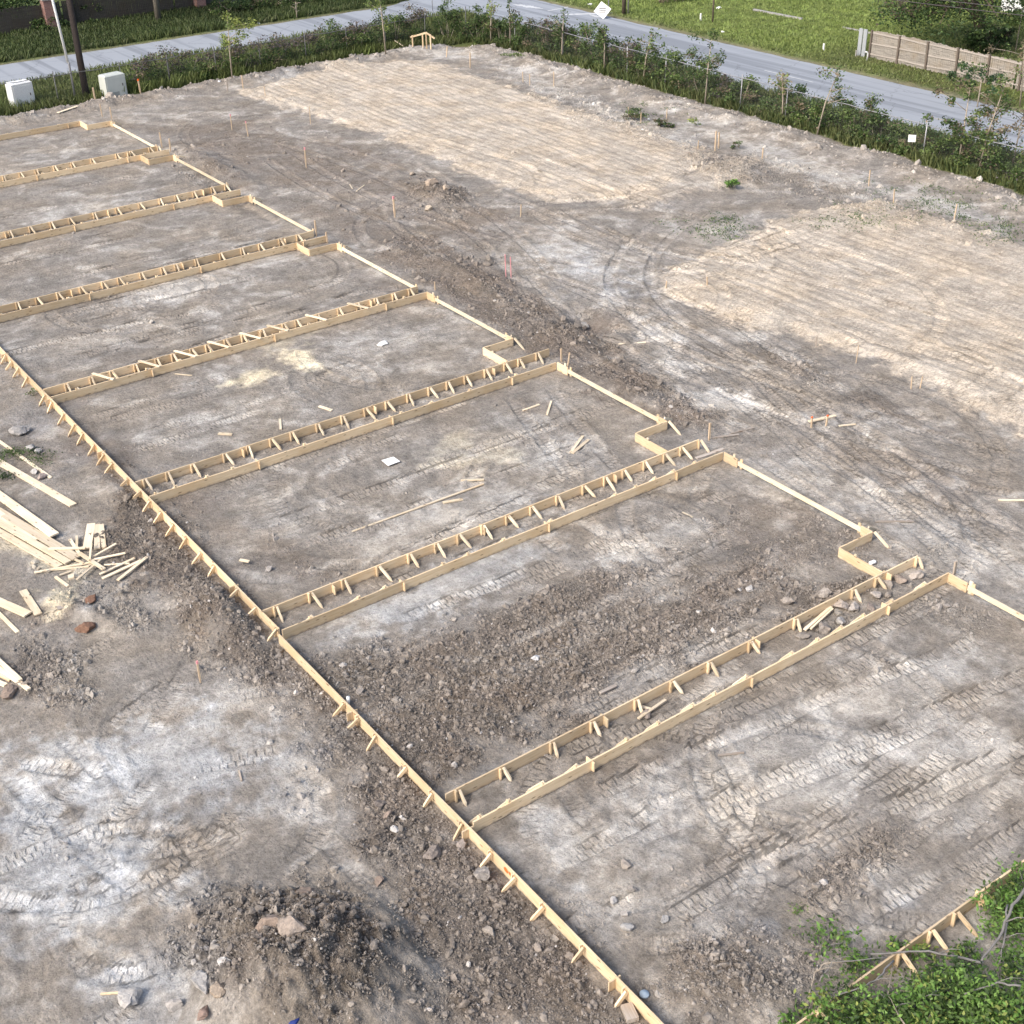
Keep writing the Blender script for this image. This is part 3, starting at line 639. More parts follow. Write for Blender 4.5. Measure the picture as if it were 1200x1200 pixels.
def formwall(label, a, b, zt=ZT, h=.31, side=None, braces=(), reach=.62, group='timber form walls', stakes=True, plank=4.8, gapside=None, off=0., lean=(-.08, .08), smat=None, sup=0.):
    """long wall of planks a->b with stake + diagonal brace at each fraction/coordinate, on the given side (unit normal)"""
    a = Vector((*a, 0)); b = Vector((*b, 0)); d = (b-a); L = d.length; d.normalize()
    root = empty('formwork_wall', (a.x, a.y, 0), math.atan2(d.y, d.x)); tag(root, label, 'formwork', group)
    x = 0.; first = random.uniform(.4, 1.)*plank; joints = []
    while x < L-.01:
        e = min(L, x+first); first = plank
        if L-e < .5: e = L
        zz = zt+random.uniform(-.006, .006)
        pa = a+d*x; pb = a+d*(e-.004); board(root, 'board', (pa.x, pa.y, zz), (pb.x, pb.y, zz+random.uniform(-.008, .008)), h)
        if e < L: joints.append(e)
        x = e
    if side is not None:
        n = Vector((*side, 0))
        for j in joints:
            p = a+d*j+n*.042; stick(root, 'joint_plate', (p.x, p.y, zt-.03), (p.x, p.y, .02), .28, .03, PINE, up=d)
        for s in braces:
            p = a+d*s
            if stakes:
                q = p+n*.044; k = random.uniform(.0, .05)
                stick(root, 'stake', (q.x, q.y, zt-.015+k*.6+sup), (q.x+n.x*.01, q.y+n.y*.01, -.06), .085, .038, PINE, up=d)
            r = reach*random.uniform(.85, 1.12); ln = random.uniform(*lean)
            p2 = p+d*(.09+off); q = p2+n*.05; e = p2+n*r+d*ln; g = gz(e.x, e.y)
            stick(root, 'brace', (q.x, q.y, zt-.02+sup), (e.x, e.y, g-.03), .045, .085, smat or PINE, up=(0, 0, 1), taper=True)
    return root
uof = lambda px, py: at(px, py, ZT).x
vof = lambda px, py: at(px, py, ZT).y
def bu(pts, u0): return [uof(*p)-u0 for p in pts]
# front long wall (left in the photo)
lx = lambda x: 410+ (x-0)*(738-410)/318.
b1 = [vof(x, lx(x)) for x in (5,12,20,30,50,58,72,84,94,107,118,128,146,160,171,184,198,213,230,245,272,293,317)]
far_b = list(np.arange(50, 78, 1.1))
top = 79.0
br = [top-v for v in list(far_b)+b1 if v < top]
formwall('very long raised front form wall bristling with closely spaced braces, beside the lumber piles', (11.08, 79.0), (11.08, 26.1), side=(-1, 0), braces=sorted(br), reach=.38, lean=(-.02, .18))
lx2 = lambda x: 742+(x-328)*(1200-742)/(780-328.)
b2 = [25.9-vof(x, lx2(x)) for x in (405,422,442,478,508,543,577,605,638,685,735)]
formwall('front form wall with orange paint spots running to the bottom of the photo', (10.97, 25.9), (10.97, 9.9), side=(-1, 0), braces=b2+[14.7, 15.7], reach=.36)
# orange paint spots
for (px, py, w, h) in ((432,850,.30,.16),(438,858,.14,.12),(594,1016,.2,.14),(597,1022,.12,.12)):
    p = at(px, py+3, .19)
    m = MB(); vs = [(10.97-.0235, p.y+w*.5*math.cos(k*.52)*random.uniform(.7, 1.1), .19+h*.5*math.sin(k*.52)*random.uniform(.7, 1.1)) for k in range(12)]
    m.add(vs, [tuple(range(12))]); o = m.build('paint_spot', ORANGE, [x for x in col.objects if x.name == 'formwork_wall.001'][0])
m = MB(); m.add([(11.08-.0235, vof(110,520)+.2*math.cos(k*.52), .2+.07*math.sin(k*.52)) for k in range(12)], [tuple(range(12))])
m.build('paint_spot', simple('faint_orange', (.75, .38, .18), .8), [x for x in col.objects if x.name == 'formwork_wall'][0])

U0 = 11.12
NUM = {2:'seventh', 3:'sixth', 4:'fifth', 5:'fourth', 6:'third', 7:'second', 8:'nearest'}
walls = {
 8: dict(F=18.45, N=17.40, br=[(532,925),(584,899),(645,871),(690,845),(743,820),(783,797),(827,775),(875,751),(933,727),(1000,692),(1027,678),(1073,653)],
         nb=[(560,957),(592,937),(632,917),(667,893),(732,866),(767,845),(808,825),(835,812),(876,797),(930,768),(957,750),(985,736),(1012,722),(1045,705),(1085,686)]),
 7: dict(F=27.08, N=26.0, br=[(322,713),(361,695),(400,680),(442,665),(478,650),(510,638),(537,628),(565,617),(593,605),(620,593),(652,582),(683,570),(708,560),(729,551),(753,541),(777,532),(796,524),(817,515)],
         nb=[(365,726),(421,702),(452,690),(520,662),(549,650),(590,633),(645,611),(721,580),(745,570),(768,562),(790,553),(815,543)]),
 6: dict(F=35.64, N=34.53, br=[(166,561),(193,553),(223,544),(261,532),(288,523),(315,514),(340,507),(370,497),(400,488),(428,480),(453,472),(477,463),(502,455),(523,448),(547,443),(570,435),(592,427),(609,422),(630,415)],
         nb=[(181,578),(205,571),(242,559),(272,549),(356,521),(441,494),(470,484),(505,472),(550,457),(605,440)]),
 5: dict(F=43.87, N=43.12, br=[(x, 456.5-(x-50)*.276) for x in (75,104,128,156,181,200,222,240,262,282,305,330,345,370,395,417,438,459,478)],
         nb=[]),
 4: dict(F=52.57, N=51.62, br=[(x, 357.5-x*.235) for x in (-100,-75,-50,-25,17,40,65,92,118,137,163,188,204,228,257,282,303,327,348)], nb=[]),
 3: dict(F=61.5, N=60.32, br=[(x, 271-x*.204) for x in (-130,-105,-80,-50,-20,8,32,57,79,108,135,162,186,205,226,248,264)], nb=[]),
 2: dict(F=70.32, N=69.28, br=[(x, 204-x*.171) for x in (-150,-120,-90,-60,-30,0,20,39,61,82,106,136,153,176,186)], nb=[]),
}
for k, w in walls.items():
    u1 = {8:26.58, 7:26.5, 6:27.04, 5:26.6, 4:26.54, 3:26.66, 2:26.65}[k]
    un = {8:26.56, 7:26.5, 6:26.5, 5:26.6, 4:26.68, 3:26.7, 2:26.85}[k]
    brs = [uof(*p)-U0 for p in w['br']]; brs = [x for x in brs if .1 < x < u1-U0]
    gap = w['F']-w['N']
    formwall('far-side form wall of the %s long double row, its braces leaning into the gap' % NUM[k], (U0, w['F']), (u1, w['F']), side=(0, -1), braces=brs, reach={8: .30, 7: .47, 6: .42}.get(k, .4), lean=(-.04, .14), smat=PALE, plank=4.9, group='timber form walls')
    nbs = [uof(*p)-U0 for p in w['nb']]
    if not nbs: nbs = list(np.arange(.8, 15.2, 1.35)+np.random.default_rng(k).uniform(-.2, .2, len(np.arange(.8, 15.2, 1.35))))
    formwall('near-side form wall of the %s long double row, smooth face towards the camera' % NUM[k], (U0, w['N']), (un, w['N']), side=(0, 1), braces=nbs, reach=.30, lean=(-.35, -.15), smat=PALE, sup=.035, plank=4.9, group='timber form walls')
# loose spreader boards nailed flat over row 5
for i, x in enumerate((113,167,209,248,285,317,362,411)):
    p = at(x, 456.5-(x-50)*.276-2, ZT+.03); q = Vector((p.x+.28, 43.08, ZT+.03))
    o = stick(None, 'spreader_board', (p.x-.12, 44.0, ZT+.030), q+Vector((.0, -.05, 0)), .10, .035, PALE)
    tag(o, 'short pale board nailed flat across the fourth double row, number %s from its left end' % ['one','two','three','four','five','six','seven','eight'][i], 'board', 'spreader boards on a double row')
# boards at the far right ends: corner, low garage board, notch
def endframe(lab, pts, zt=ZT, h=.31, low=None):
    root = empty('formwork_end', (pts[0][0], pts[0][1], 0)); tag(root, lab, 'formwork', 'stepped form ends')
    for i in range(len(pts)-1):
        a, b = pts[i], pts[i+1]
        if low is not None and i == low:
            board(root, 'low_board', (a[0], a[1], zt-.06), (b[0], b[1], zt-.06), .14, .045, PALE)
            for t in (.02, .98):
                p = (a[0]+.05, a[1]+(b[1]-a[1])*t); stick(root, 'stake', (p[0], p[1], zt+.03), (p[0], p[1], -.05), .09, .04, PINE)
        else:
            dx, dy = b[0]-a[0], b[1]-a[1]; L = math.hypot(dx, dy)
            board(root, 'board', (a[0], a[1], zt+.002), (b[0]-dx/L*.022, b[1]-dy/L*.022, zt+.002), h)
    return root
ue = 26.55
for nm, N_, F_ in (('nearest', 26.0-.022, 18.45), ('second', 34.53-.022, 27.08), ('third', 43.12-.022, 35.64)):
    f = F_+.022
    r = endframe('%s stepped form end with a notch at its near corner' % nm, [(ue, N_), (ue, N_-.62), (ue, f+1.95), (ue, f+1.55), (ue-1.35, f+1.55), (ue-1.35, f)], low=1)
    for p, q in (((ue+.03, f+1.5), (ue+.12, f+.95)), ((ue+.06, f+1.75), (ue+.6, f+1.9)), ((ue-.9, f+1.62), (ue-.9, f+2.2))):
        if p[0] > 26: stick(r, 'brace', (p[0], p[1], ZT+.01), (q[0], q[1], gz(q[0], q[1])-.03), .045, .08, PALE, taper=True)
    stick(r, 'stake', (ue+.045, N_-.4, ZT+.08), (ue+.05, N_-.4, -.05), .08, .04, PALE)
    stick(r, 'stake', (ue-1.31, f+1.0, ZT+.04), (ue-1.31, f+1.0, -.05), .08, .04, PALE)
for nm, N_, F_ in (('fourth', 51.62-.022, 43.87), ('fifth', 60.32-.022, 52.57), ('sixth', 69.28-.022, 61.5), ('seventh', 78.2, 70.32)):
    f = F_+.022; un = 25.2
    r = endframe('%s stepped form end with a notch at its far corner' % nm, [(un, N_), (un, N_-1.15), (ue+.02, N_-1.15), (ue+.02, N_-1.6), (ue+.02, f)], low=3)
    stick(r, 'stake', (ue+.065, N_-1.3, ZT+.08), (ue+.07, N_-1.3, -.05), .08, .04, PALE)
    stick(r, 'brace', (ue+.1, N_-1.4, ZT), (ue+.65, N_-1.4, gz(ue+.65, N_-1.4)-.03), .045, .08, PALE, taper=True)
# after the nearest double row the end board runs out of the frame
r = endframe('low form end running out of the photo at the right edge', [(ue, 17.40-.022), (ue, 16.75), (ue, 9.9)], low=1)
stick(r, 'stake', (ue+.05, 16.7, ZT+.07), (ue+.05, 16.7, -.05), .1, .04, PALE)
formwall('single farthest form wall below the utility pole', (U0, 78.2), (25.2, 78.2), side=(0, 1), braces=list(np.arange(.8, 13.8, 1.5)), reach=.5)
b9 = [uof(*p)-U0 for p in ((1052,1118),(1087,1090),(1117,1070),(1150,1047))]
formwall('form wall in the bottom right corner half buried in green bushes', (U0, 9.82), (26.5, 9.82), zt=.32, h=.32, side=(0, -1), braces=[.6, 1.5, 2.2]+b9+[8.9, 9.8, 11, 12, 13, 14], reach=.55)

# ------------------------------------------------------------------ survey stakes
def stakething(px, py, hpx, lab, mat=LATH, tip=None, w=.05, lean=(0, 0), tipn='painted_tip'):
    p = atg(px, py); dist = (p-Vector((0, 0, CZ))).length; s = FOC/dist*.9
    h = hpx/s
    root = empty('survey_stake', (p.x, p.y, p.z)); tag(root, lab, 'survey stake', 'wooden survey stakes')
    q = Vector((p.x+lean[0], p.y+lean[1], p.z+h))
    stick(root, 'shaft', q, (p.x, p.y, p.z-.1), w*.95, w*.55, mat, up=(0, 1, 0), taper=True)
    if tip:
        d = (q-p); a = p+d*.88; b = p+d*1.01; stick(root, tipn, b, a, w*1.1, w*.65, tip, up=(0, 1, 0))
    return root
SK = [(112,120,14,'pale stake between the utility pole and the square cabinet',None,.09),(165,110,14,'orange-topped stake just right of the square utility cabinet',ORANGE,.09),
 (120,137,12,'stake left of the pair behind the farthest form wall',None,.06),(131,140,12,'stake right of the pair behind the farthest form wall',None,.06),
 (190,173,15,'stake at the end of the low board of the seventh form end',None,.07),(200,178,13,'stake right of the seventh form end, between two notches',None,.07),
 (272,153,16,'thin pink-tinged stake, left of two on the churned yard',PINK,.05),(291,160,15,'thin pink-tinged stake, right of two on the churned yard',PINK,.05),
 (285,104,13,'stake on the far left corner of the sand pad',None,.06),(311,112,9,'short stake on the left edge of the far sand pad',None,.04),(364,146,18,'thin stake at the front edge of the far sand pad',None,.04),
 (359,197,21,'pink stake standing alone in the yard left of centre',PINK,.06),(463,255,22,'pink-topped stake in front of the far sand pad clods',PINK,.08),
 (593,325,25,'left of two bright pink stakes in the middle of the yard',PINK,.035),(599,326,23,'right of two bright pink stakes in the middle of the yard',PINK,.035),
 (551,80,15,'stake on the grey soil at the top corner of the far pad',None,.07),(523,67,10,'short tilted stake right of the batter board',None,.07),
 (613,97,11,'left of three stakes on the back edge of the far pad',None,.05),(621,100,11,'middle of three stakes on the back edge of the far pad',None,.05),(649,102,15,'right of three stakes on the back edge of the far pad',None,.05),
 (737,137,10,'short stake left of the green tuft behind the far pad',None,.05),(751,145,11,'stake right of the green tuft behind the far pad',None,.05),(781,139,10,'stake between the two green tufts behind the far pad',None,.05),
 (838,177,20,'thicker left stake of the close pair near the road berm',None,.08),(842,174,16,'right stake of the close pair near the road berm',None,.08),(893,187,12,'stake beside the crumbly tan heap',None,.06),
 (1018,218,16,'stake on the pale berm above the near sand pad',None,.06),(1047,238,14,'stake at the top corner of the near sand pad',None,.06),(1118,258,15,'leaning stake behind the near sand pad',None,.06),
 (610,254,13,'stake near the front tip of the far sand pad',None,.05),(831,516,20,'stake beside the notch of the nearest stepped form end',None,.07),
 (235,800,28,'pink-topped stake standing on the grey ground below the soil mound',PINK,.045),(957,406,11,'dark short stake on the front edge of the near sand pad',None,.05),
 (1003,426,20,'thin stake on the front edge of the near sand pad',None,.03),(1068,456,14,'left stake of the pair low on the near sand pad',None,.04),(1078,455,13,'right stake of the pair low on the near sand pad',None,.04),
 (951,501,12,'orange stub stake left of the white plank in the yard',ORANGE,.06),(968,499,12,'orange stub stake right of the white plank in the yard',ORANGE,.06),
 (1118,673,15,'dark wooden stake behind the corner of the nearest double row',None,.09),(371,277,17,'stake behind the end of the fifth double row',None,.07),(384,285,12,'short stake at the tip of the fifth double row',None,.07),
 (658,424,15,'upright stake at the tip of the third double row',None,.06),(665,430,14,'tilted rust-brown stake beyond the tip of the third double row',None,.05),(510,340,9,'bent stake at the tip of the fourth double row',None,.05),
 (818,175,9,'small stake in the soil right of the far pad',None,.05),(780,338,8,'small stake on the left tip of the near pad',None,.05),(829,334,9,'small stake on the upper left edge of the near pad',None,.05),(267,108,12,'dark stake left of the far pad',None,.06)]
for i, (x, y, h, lab, tip, w) in enumerate(SK):
    mat = GREYW if 'dark' in lab else LATH
    if 'bright pink' in lab: mat = PINK
    stakething(x, y, h, lab, mat, None if mat is PINK else tip, w, (random.uniform(-.04, .04), random.uniform(-.04, .04)) if 'lean' not in lab and 'tilt' not in lab else (.18, .1))

# ------------------------------------------------------------------ loose lumber
def loose(x0, y0, x1, y1, w, t, lab, mat=PALE, name='plank', z=.0, cat='plank', grp=None, twist=0.):
    a = atg(x0, y0); b = atg(x1, y1); a.z += z+t/2+.01; b.z += z+t/2+.01
    a = at(x0, y0, a.z); b = at(x1, y1, b.z)
    o = stick(None, name, a, b, w, t, mat); tag(o, lab, cat, grp)
    return o
LU = [(-60,475,60,560,.10,.03,'long thin white lath, upper one left of the form wall',0,'plank'),
 (-60,507,86,592,.24,.04,'long warped white plank lying alone below the lath',0,'plank'),
 (-75,527,64,627,.28,.05,'top right plank of the lumber stack at the left edge',.10,'plank'),
 (-80,545,40,634,.28,.05,'inner plank of the lumber stack, ending short',.05,'plank'),
 (-80,552,90,654,.28,.045,'longest plank of the lumber stack, reaching the scrap heap',.05,'plank'),
 (-80,567,80,659,.2,.045,'narrow middle plank of the lumber stack',.05,'plank'),
 (-80,578,70,664,.22,.05,'lowest left plank of the lumber stack',.0,'plank'),
 (-10,618,15,629,.10,.03,'short white offcut left below the lumber stack',0,'offcut'),
 (107,614,102,643,.24,.05,'left of three short boards set side by side above the scrap heap',.02,'offcut'),
 (114,615,114,643,.17,.05,'middle of three short boards set side by side above the scrap heap',.02,'offcut'),
 (119,615,122,642,.13,.05,'right of three short boards set side by side above the scrap heap',.02,'offcut'),
 (40,671,107,659,.07,.035,'long stick pointing left out of the scrap heap',.02,'stick'),(57,643,100,642,.09,.035,'level stick resting on the plank ends',.12,'stick'),
 (82,632,93,649,.09,.035,'short stick standing out left of the scrap heap top',.06,'stick'),(90,628,90,646,.07,.035,'upright-looking stick at the scrap heap top',.06,'stick'),
 (93,648,122,667,.11,.035,'broad stick crossing the scrap heap diagonally',.14,'stick'),(110,652,136,637,.06,.03,'thin stick rising right from the scrap heap',.08,'stick'),
 (108,656,147,648,.07,.03,'long stick lying right across the scrap heap',.10,'stick'),(90,679,120,654,.07,.03,'stick pointing down left from the scrap heap',.08,'stick'),
 (117,673,158,654,.08,.035,'upper stick of the right hand bundle',.02,'stick'),(120,678,165,657,.10,.035,'middle stick of the right hand bundle',.02,'stick'),
 (138,680,172,653,.10,.035,'outermost stick of the right hand bundle',.05,'stick'),(105,657,107,637,.06,.03,'stick leaning out of the middle of the scrap heap',.16,'stick'),
 (65,676,80,687,.08,.04,'short offcut lying on sawdust below the scrap heap',0,'offcut'),(80,677,87,675,.2,.06,'square block on the sawdust below the scrap heap',0,'offcut'),
 (60,668,104,664,.05,.03,'thin stick under the long pointing stick',.01,'stick'),(70,674,112,660,.06,.03,'lowest stick of the scrap heap',.01,'stick'),(76,650,98,660,.07,.03,'half hidden stick in the scrap heap middle',.05,'stick'),
 (122,662,152,660,.05,.03,'thin stick between the heap and the bundle',.01,'stick'),
 (-30,692,33,720,.26,.045,'wide white plank end poking in at the left edge',.03,'plank'),(27,692,45,720,.2,.04,'white board end standing by the wide plank',0,'offcut'),
 (-8,712,21,741,.10,.035,'narrow white stick below the wide plank',0,'stick'),(67,713,101,703,.15,.03,'old grey board half sunk in the soil',0,'board'),
 (-20,757,24,797,.11,.05,'upper stick of the bundle at the left edge',.06,'stick'),(-20,770,34,808,.11,.05,'longest stick of the bundle at the left edge',.02,'stick'),
 (-20,780,13,797,.14,.05,'brownish middle stick of the bundle at the left edge',.0,'stick'),(-20,792,7,803,.12,.05,'lowest stick of the bundle at the left edge',.0,'stick'),
 (68,132,92,124,.2,.04,'white board lying on the soil below the utility pole',0,'board'),
 (413,623,567,567,.07,.03,'very long thin lath on the ground of the third bay',0,'lath'),(540,563,567,562,.08,.03,'short lath beside the end of the long one',0,'lath'),
 (519,589,542,585,.11,.03,'short flat offcut below the long lath',0,'offcut'),(613,481,632,474,.08,.03,'pale lath near the far corner of the third bay, lying left',0,'lath'),
 (641,486,646,470,.07,.03,'pale lath near the far corner of the third bay, lying upright in the photo',0,'lath'),
 (669,530,683,511,.09,.03,'left lath of the crossed pair in the third bay',.02,'lath'),(671,531,690,515,.11,.03,'right lath of the crossed pair in the third bay',.0,'lath'),
 (256,508,272,509,.12,.03,'white offcut in the fourth bay near the double row',0,'offcut'),(328,491,329,503,.08,.03,'narrow offcut standing in the fourth bay',0,'offcut'),
 (374,476,389,481,.11,.03,'pale offcut near the third double row',0,'offcut'),(205,438,225,440,.05,.02,'thin splinter below the fourth double row',0,'offcut'),
 (725,403,757,401,.06,.03,'pink-ended lath lying in the rutted yard',0,'lath'),(834,513,866,509,.07,.03,'grey lath lying right of the notch',0,'lath'),(857,508,884,501,.06,.03,'second grey lath touching the first right of the notch',.01,'lath'),
 (948,494,979,487,.12,.04,'white plank on the churned yard between orange stubs',.06,'plank'),(983,499,1003,497,.06,.03,'pinkish lath right of the white plank',0,'lath'),
 (1170,586,1215,586,.07,.03,'pale lath lying at the right edge of the photo',0,'lath'),(1026,611,1071,611,.07,.03,'faint grey lath half buried above the nearest form end',0,'lath'),
 (410,216,413,221,.05,.03,'tiny stick left in the clods before the far pad',0,'lath'),(418,224,427,217,.06,.03,'pale stick right in the clods before the far pad',0,'lath'),
 (430,47,478,57,.001,.001,'',0,''),
 (943,738,974,711,.09,.035,'left of the sticks leaning in the nearest double row gap',.06,'stick'),(950,737,976,713,.05,.03,'middle of the sticks leaning in the nearest double row gap',.08,'stick'),(935,729,966,710,.05,.03,'brown stick against the wall in the nearest double row gap',.03,'stick'),
 (748,842,780,820,.07,.035,'stick lying across the gap of the nearest double row',.08,'stick'),(752,828,762,831,.08,.03,'small offcut beside the crossing stick',.02,'offcut'),
 (703,812,722,803,.09,.035,'short grey stick on the dark clods above the nearest double row',.03,'stick'),
 (816,537,848,526,.13,.03,'grey board resting on the tip of the second double row',.26,'board'),
 (734,1178,742,1196,.22,.10,'grey wooden block below the last brace of the front wall',0,'block'),
 (842,885,872,882,.05,.03,'thin dark stick in the nearest bay',0,'stick'),(280,903,283,915,.04,.03,'tiny pale stick on the grey ground',0,'stick'),(118,1165,145,1163,.04,.03,'brown stick beside the pale boulder',0,'stick'),(281,656,292,658,.09,.035,'small block against the front wall mound',.1,'offcut'),
 (800,600,812,606,.05,.02,'curled white strip at the far corner of the second bay',0,'lath')]
for x0, y0, x1, y1, w, t, lab, z, cat in LU:
    if not cat: continue
    mat = GREYW if ('grey' in lab or 'old' in lab or 'dark' in lab) else (PINE if 'brown' in lab else PALE)
    loose(x0, y0, x1, y1, w, t, lab, mat, cat if cat != 'lath' else 'wooden_lath', z, cat, 'loose timber on the ground')

# ------------------------------------------------------------------ rocks and clods
def icos(n):
    import bmesh
    bm = bmesh.new(); bmesh.ops.create_icosphere(bm, subdivisions=n, radius=1.)
    v = np.array([x.co[:] for x in bm.verts]); f = np.array([[a.index for a in q.verts] for q in bm.faces]); bm.free(); return v, f
I1, F1 = icos(1); I3, F3 = icos(3)
def rockshape(seed, Vv):
    r = np.random.default_rng(seed); v = Vv*np.array([1, r.uniform(.7, 1.1), 1])
    for k in range(16):
        n = r.normal(size=3); n /= np.linalg.norm(n); d = r.uniform(.42, .78); s = v@n; v -= np.outer(np.maximum(s-d, 0)*1., n)
    v *= (1+.13*pnoise(v[:, 0]*2.2+seed, v[:, 1]*2.2+v[:, 2]*1.7, seed) + .13*pnoise(v[:, 0]*5+seed, v[:, 2]*5+v[:, 1]*3, seed+1) + .07*pnoise(v[:, 0]*11+seed, v[:, 2]*9+v[:, 1]*8, seed+2))[:, None]
    return v
def rock(px, py, size, lab, c=(.30, .265, .23), flat=.7, asp=1.3):
    size *= .92; c = tuple(x*.95 for x in c)
    p = atg(px, py); v = rockshape(int(px*7+py), I3)*np.array([size*asp/2, size/2, size*flat/2])
    t = random.uniform(0, 3); R = np.array([[math.cos(t), -math.sin(t), 0], [math.sin(t), math.cos(t), 0], [0, 0, 1]]); v = v@R.T
    m = npmesh('rock', v, F3, CLOD, np.tile(np.array(c)*random.uniform(.88, 1.15), (len(v), 1)), False, 3)
    o = link('rock', m, None, Matrix.Translation((p.x, p.y, p.z+size*flat*.27))); tag(o, lab, 'clay lump', 'larger clay lumps and rocks'); return o
PB = (.42, .40, .375); BRN = (.24, .19, .155)
for x, y, s, lab, c in [(150,1171,.62,'pale boulder with a flat top at the lower left',PB),(237,1151,.62,'light grey boulder at the left foot of the soil pile',PB),(318,1084,.55,'rounded brown lump on the upper rim of the soil pile',BRN),
  (345,1092,.6,'broad flat brown lump beside the rounded one on the pile rim',(.3,.25,.21)),(305,1104,.42,'knobbly tan lump on the pile rim',(.3,.25,.21)),(360,1050,.5,'lump at the top right of the soil pile',BRN),(262,1130,.3,'small pale stone above the soil pile foot',PB),
  (205,1180,.4,'grey stone at the bottom left of the pile',(.3,.28,.26)),(256,1165,.42,'tan lump on the left slope of the pile',(.38,.31,.24)),(240,1190,.35,'reddish lump low on the left slope of the pile',(.3,.22,.18)),
  (507,1002,.5,'large flat clay lump in the trench left of the front wall',(.27,.23,.2)),(463,974,.27,'small pale stone left of the large flat lump',PB),(540,992,.34,'lump between the flat lump and the front wall',(.27,.23,.2)),(446,945,.3,'dark lump on the soil bank',(.2,.17,.15)),
  (567,1028,.45,'cracked clay slab close to the orange spot',(.3,.27,.24)),(455,956,.3,'medium brown lump on the soil bank',BRN),(445,1033,.3,'lump lower on the soil bank',BRN),(573,1092,.32,'lump in the middle of the lower bank',(.26,.23,.2)),
  (733,1089,.34,'round pale stone in the nearest bay',PB),(733,1015,.3,'tan stone high in the nearest bay',(.33,.29,.25)),(740,1044,.26,'dark cracked stone in the nearest bay',(.22,.2,.18)),(779,1078,.24,'small pale stone right of the round one',PB),(719,1057,.2,'tiny pale stone above the round one',PB),(731,1073,.2,'small round stone just above the pale one',(.35,.32,.29)),
  (922,706,.42,'flat lump beside the nearest double row, left of its sticks',(.33,.29,.25)),(965,697,.4,'leaning clay lump touching the nearest double row wall',(.33,.29,.25)),(985,712,.5,'big clay lump in the gap of the nearest double row',(.32,.275,.235)),
  (1001,714,.42,'long pale lump in the middle of the gap',(.4,.36,.32)),(1027,700,.42,'flat pale lump right in the gap',(.36,.32,.28)),(1040,686,.45,'long lump under the brace in the gap',(.31,.27,.23)),(1053,681,.4,'brown lump near the right end of the gap',(.28,.23,.19)),
  (1040,698,.3,'small lump in the right gap cluster',(.3,.26,.22)),(1020,714,.34,'darker lump below the flat pale one',(.27,.23,.2)),(981,719,.3,'rounded lump at the stick feet',(.3,.27,.23)),(966,739,.5,'wide flat lump low in the gap',(.3,.265,.23)),(985,731,.36,'pale slab lying on the near board of the gap',PB),
  (940,747,.34,'lump near the left part of the gap',(.27,.24,.21)),(1075,676,.5,'long lump at the far right tip of the gap',(.36,.32,.28)),(757,838,.34,'brown lump under the crossing stick',(.24,.2,.17)),
  (1002,712-10,.24,'small lump against the far wall of the gap',(.28,.24,.2)),(877,692,.3,'pale lump right in the second bay',PB),(1100,712,.26,'lump cluster centre in the nearest bay corner',(.3,.27,.24)),(1110,711,.22,'lump right in the nearest bay corner',(.3,.27,.24)),(1099,699,.2,'upper lump in the nearest bay corner',(.3,.27,.24)),
  (24,508,.7,'square grey slab near the left edge above the laths',(.3,.285,.27)),(36,527,.45,'pale stone among the green weeds',PB),(45,531,.3,'small stone right of the pale one in the weeds',PB),(40,554,.32,'stone below the weeds, left one',PB),(49,561,.36,'brownish stone just below the long lath tip',(.3,.25,.22)),
  (12,812,.5,'brown lump at the left edge below the stick bundle',BRN),(106,704,.4,'red-brown clump beside the old grey board',(.22,.13,.09)),(100,739,.5,'red-brown rooty clump on the grey soil',(.2,.12,.085)),
  (315,668,.3,'stone pressed against the front wall above the corner',(.35,.32,.29)),(422,812,.3,'clay lump by the front wall below the corner',(.25,.22,.19)),(473,905,.3,'lump on the bank beside the front wall',(.25,.22,.19)),(628,772,.26,'tiny white chunk in the dark clods of the second bay',(.6,.58,.56)),
  (681,720,.3,'pair of mud lumps beside the deep rut, left one',(.24,.22,.2)),(684,383,.5,'dark slab on the edge of the wet hollow',(.25,.24,.23)),(505,217,.8,'biggest tan clod before the far pad',(.4,.32,.25)),(522,222,.5,'middle tan clod before the far pad',(.38,.31,.24)),(502,246,.5,'lone tan clod below the others before the far pad',(.42,.35,.27)),(483,205,.4,'left tan clod before the far pad',(.36,.3,.24))]:
    rock(x, y, s, lab, c)

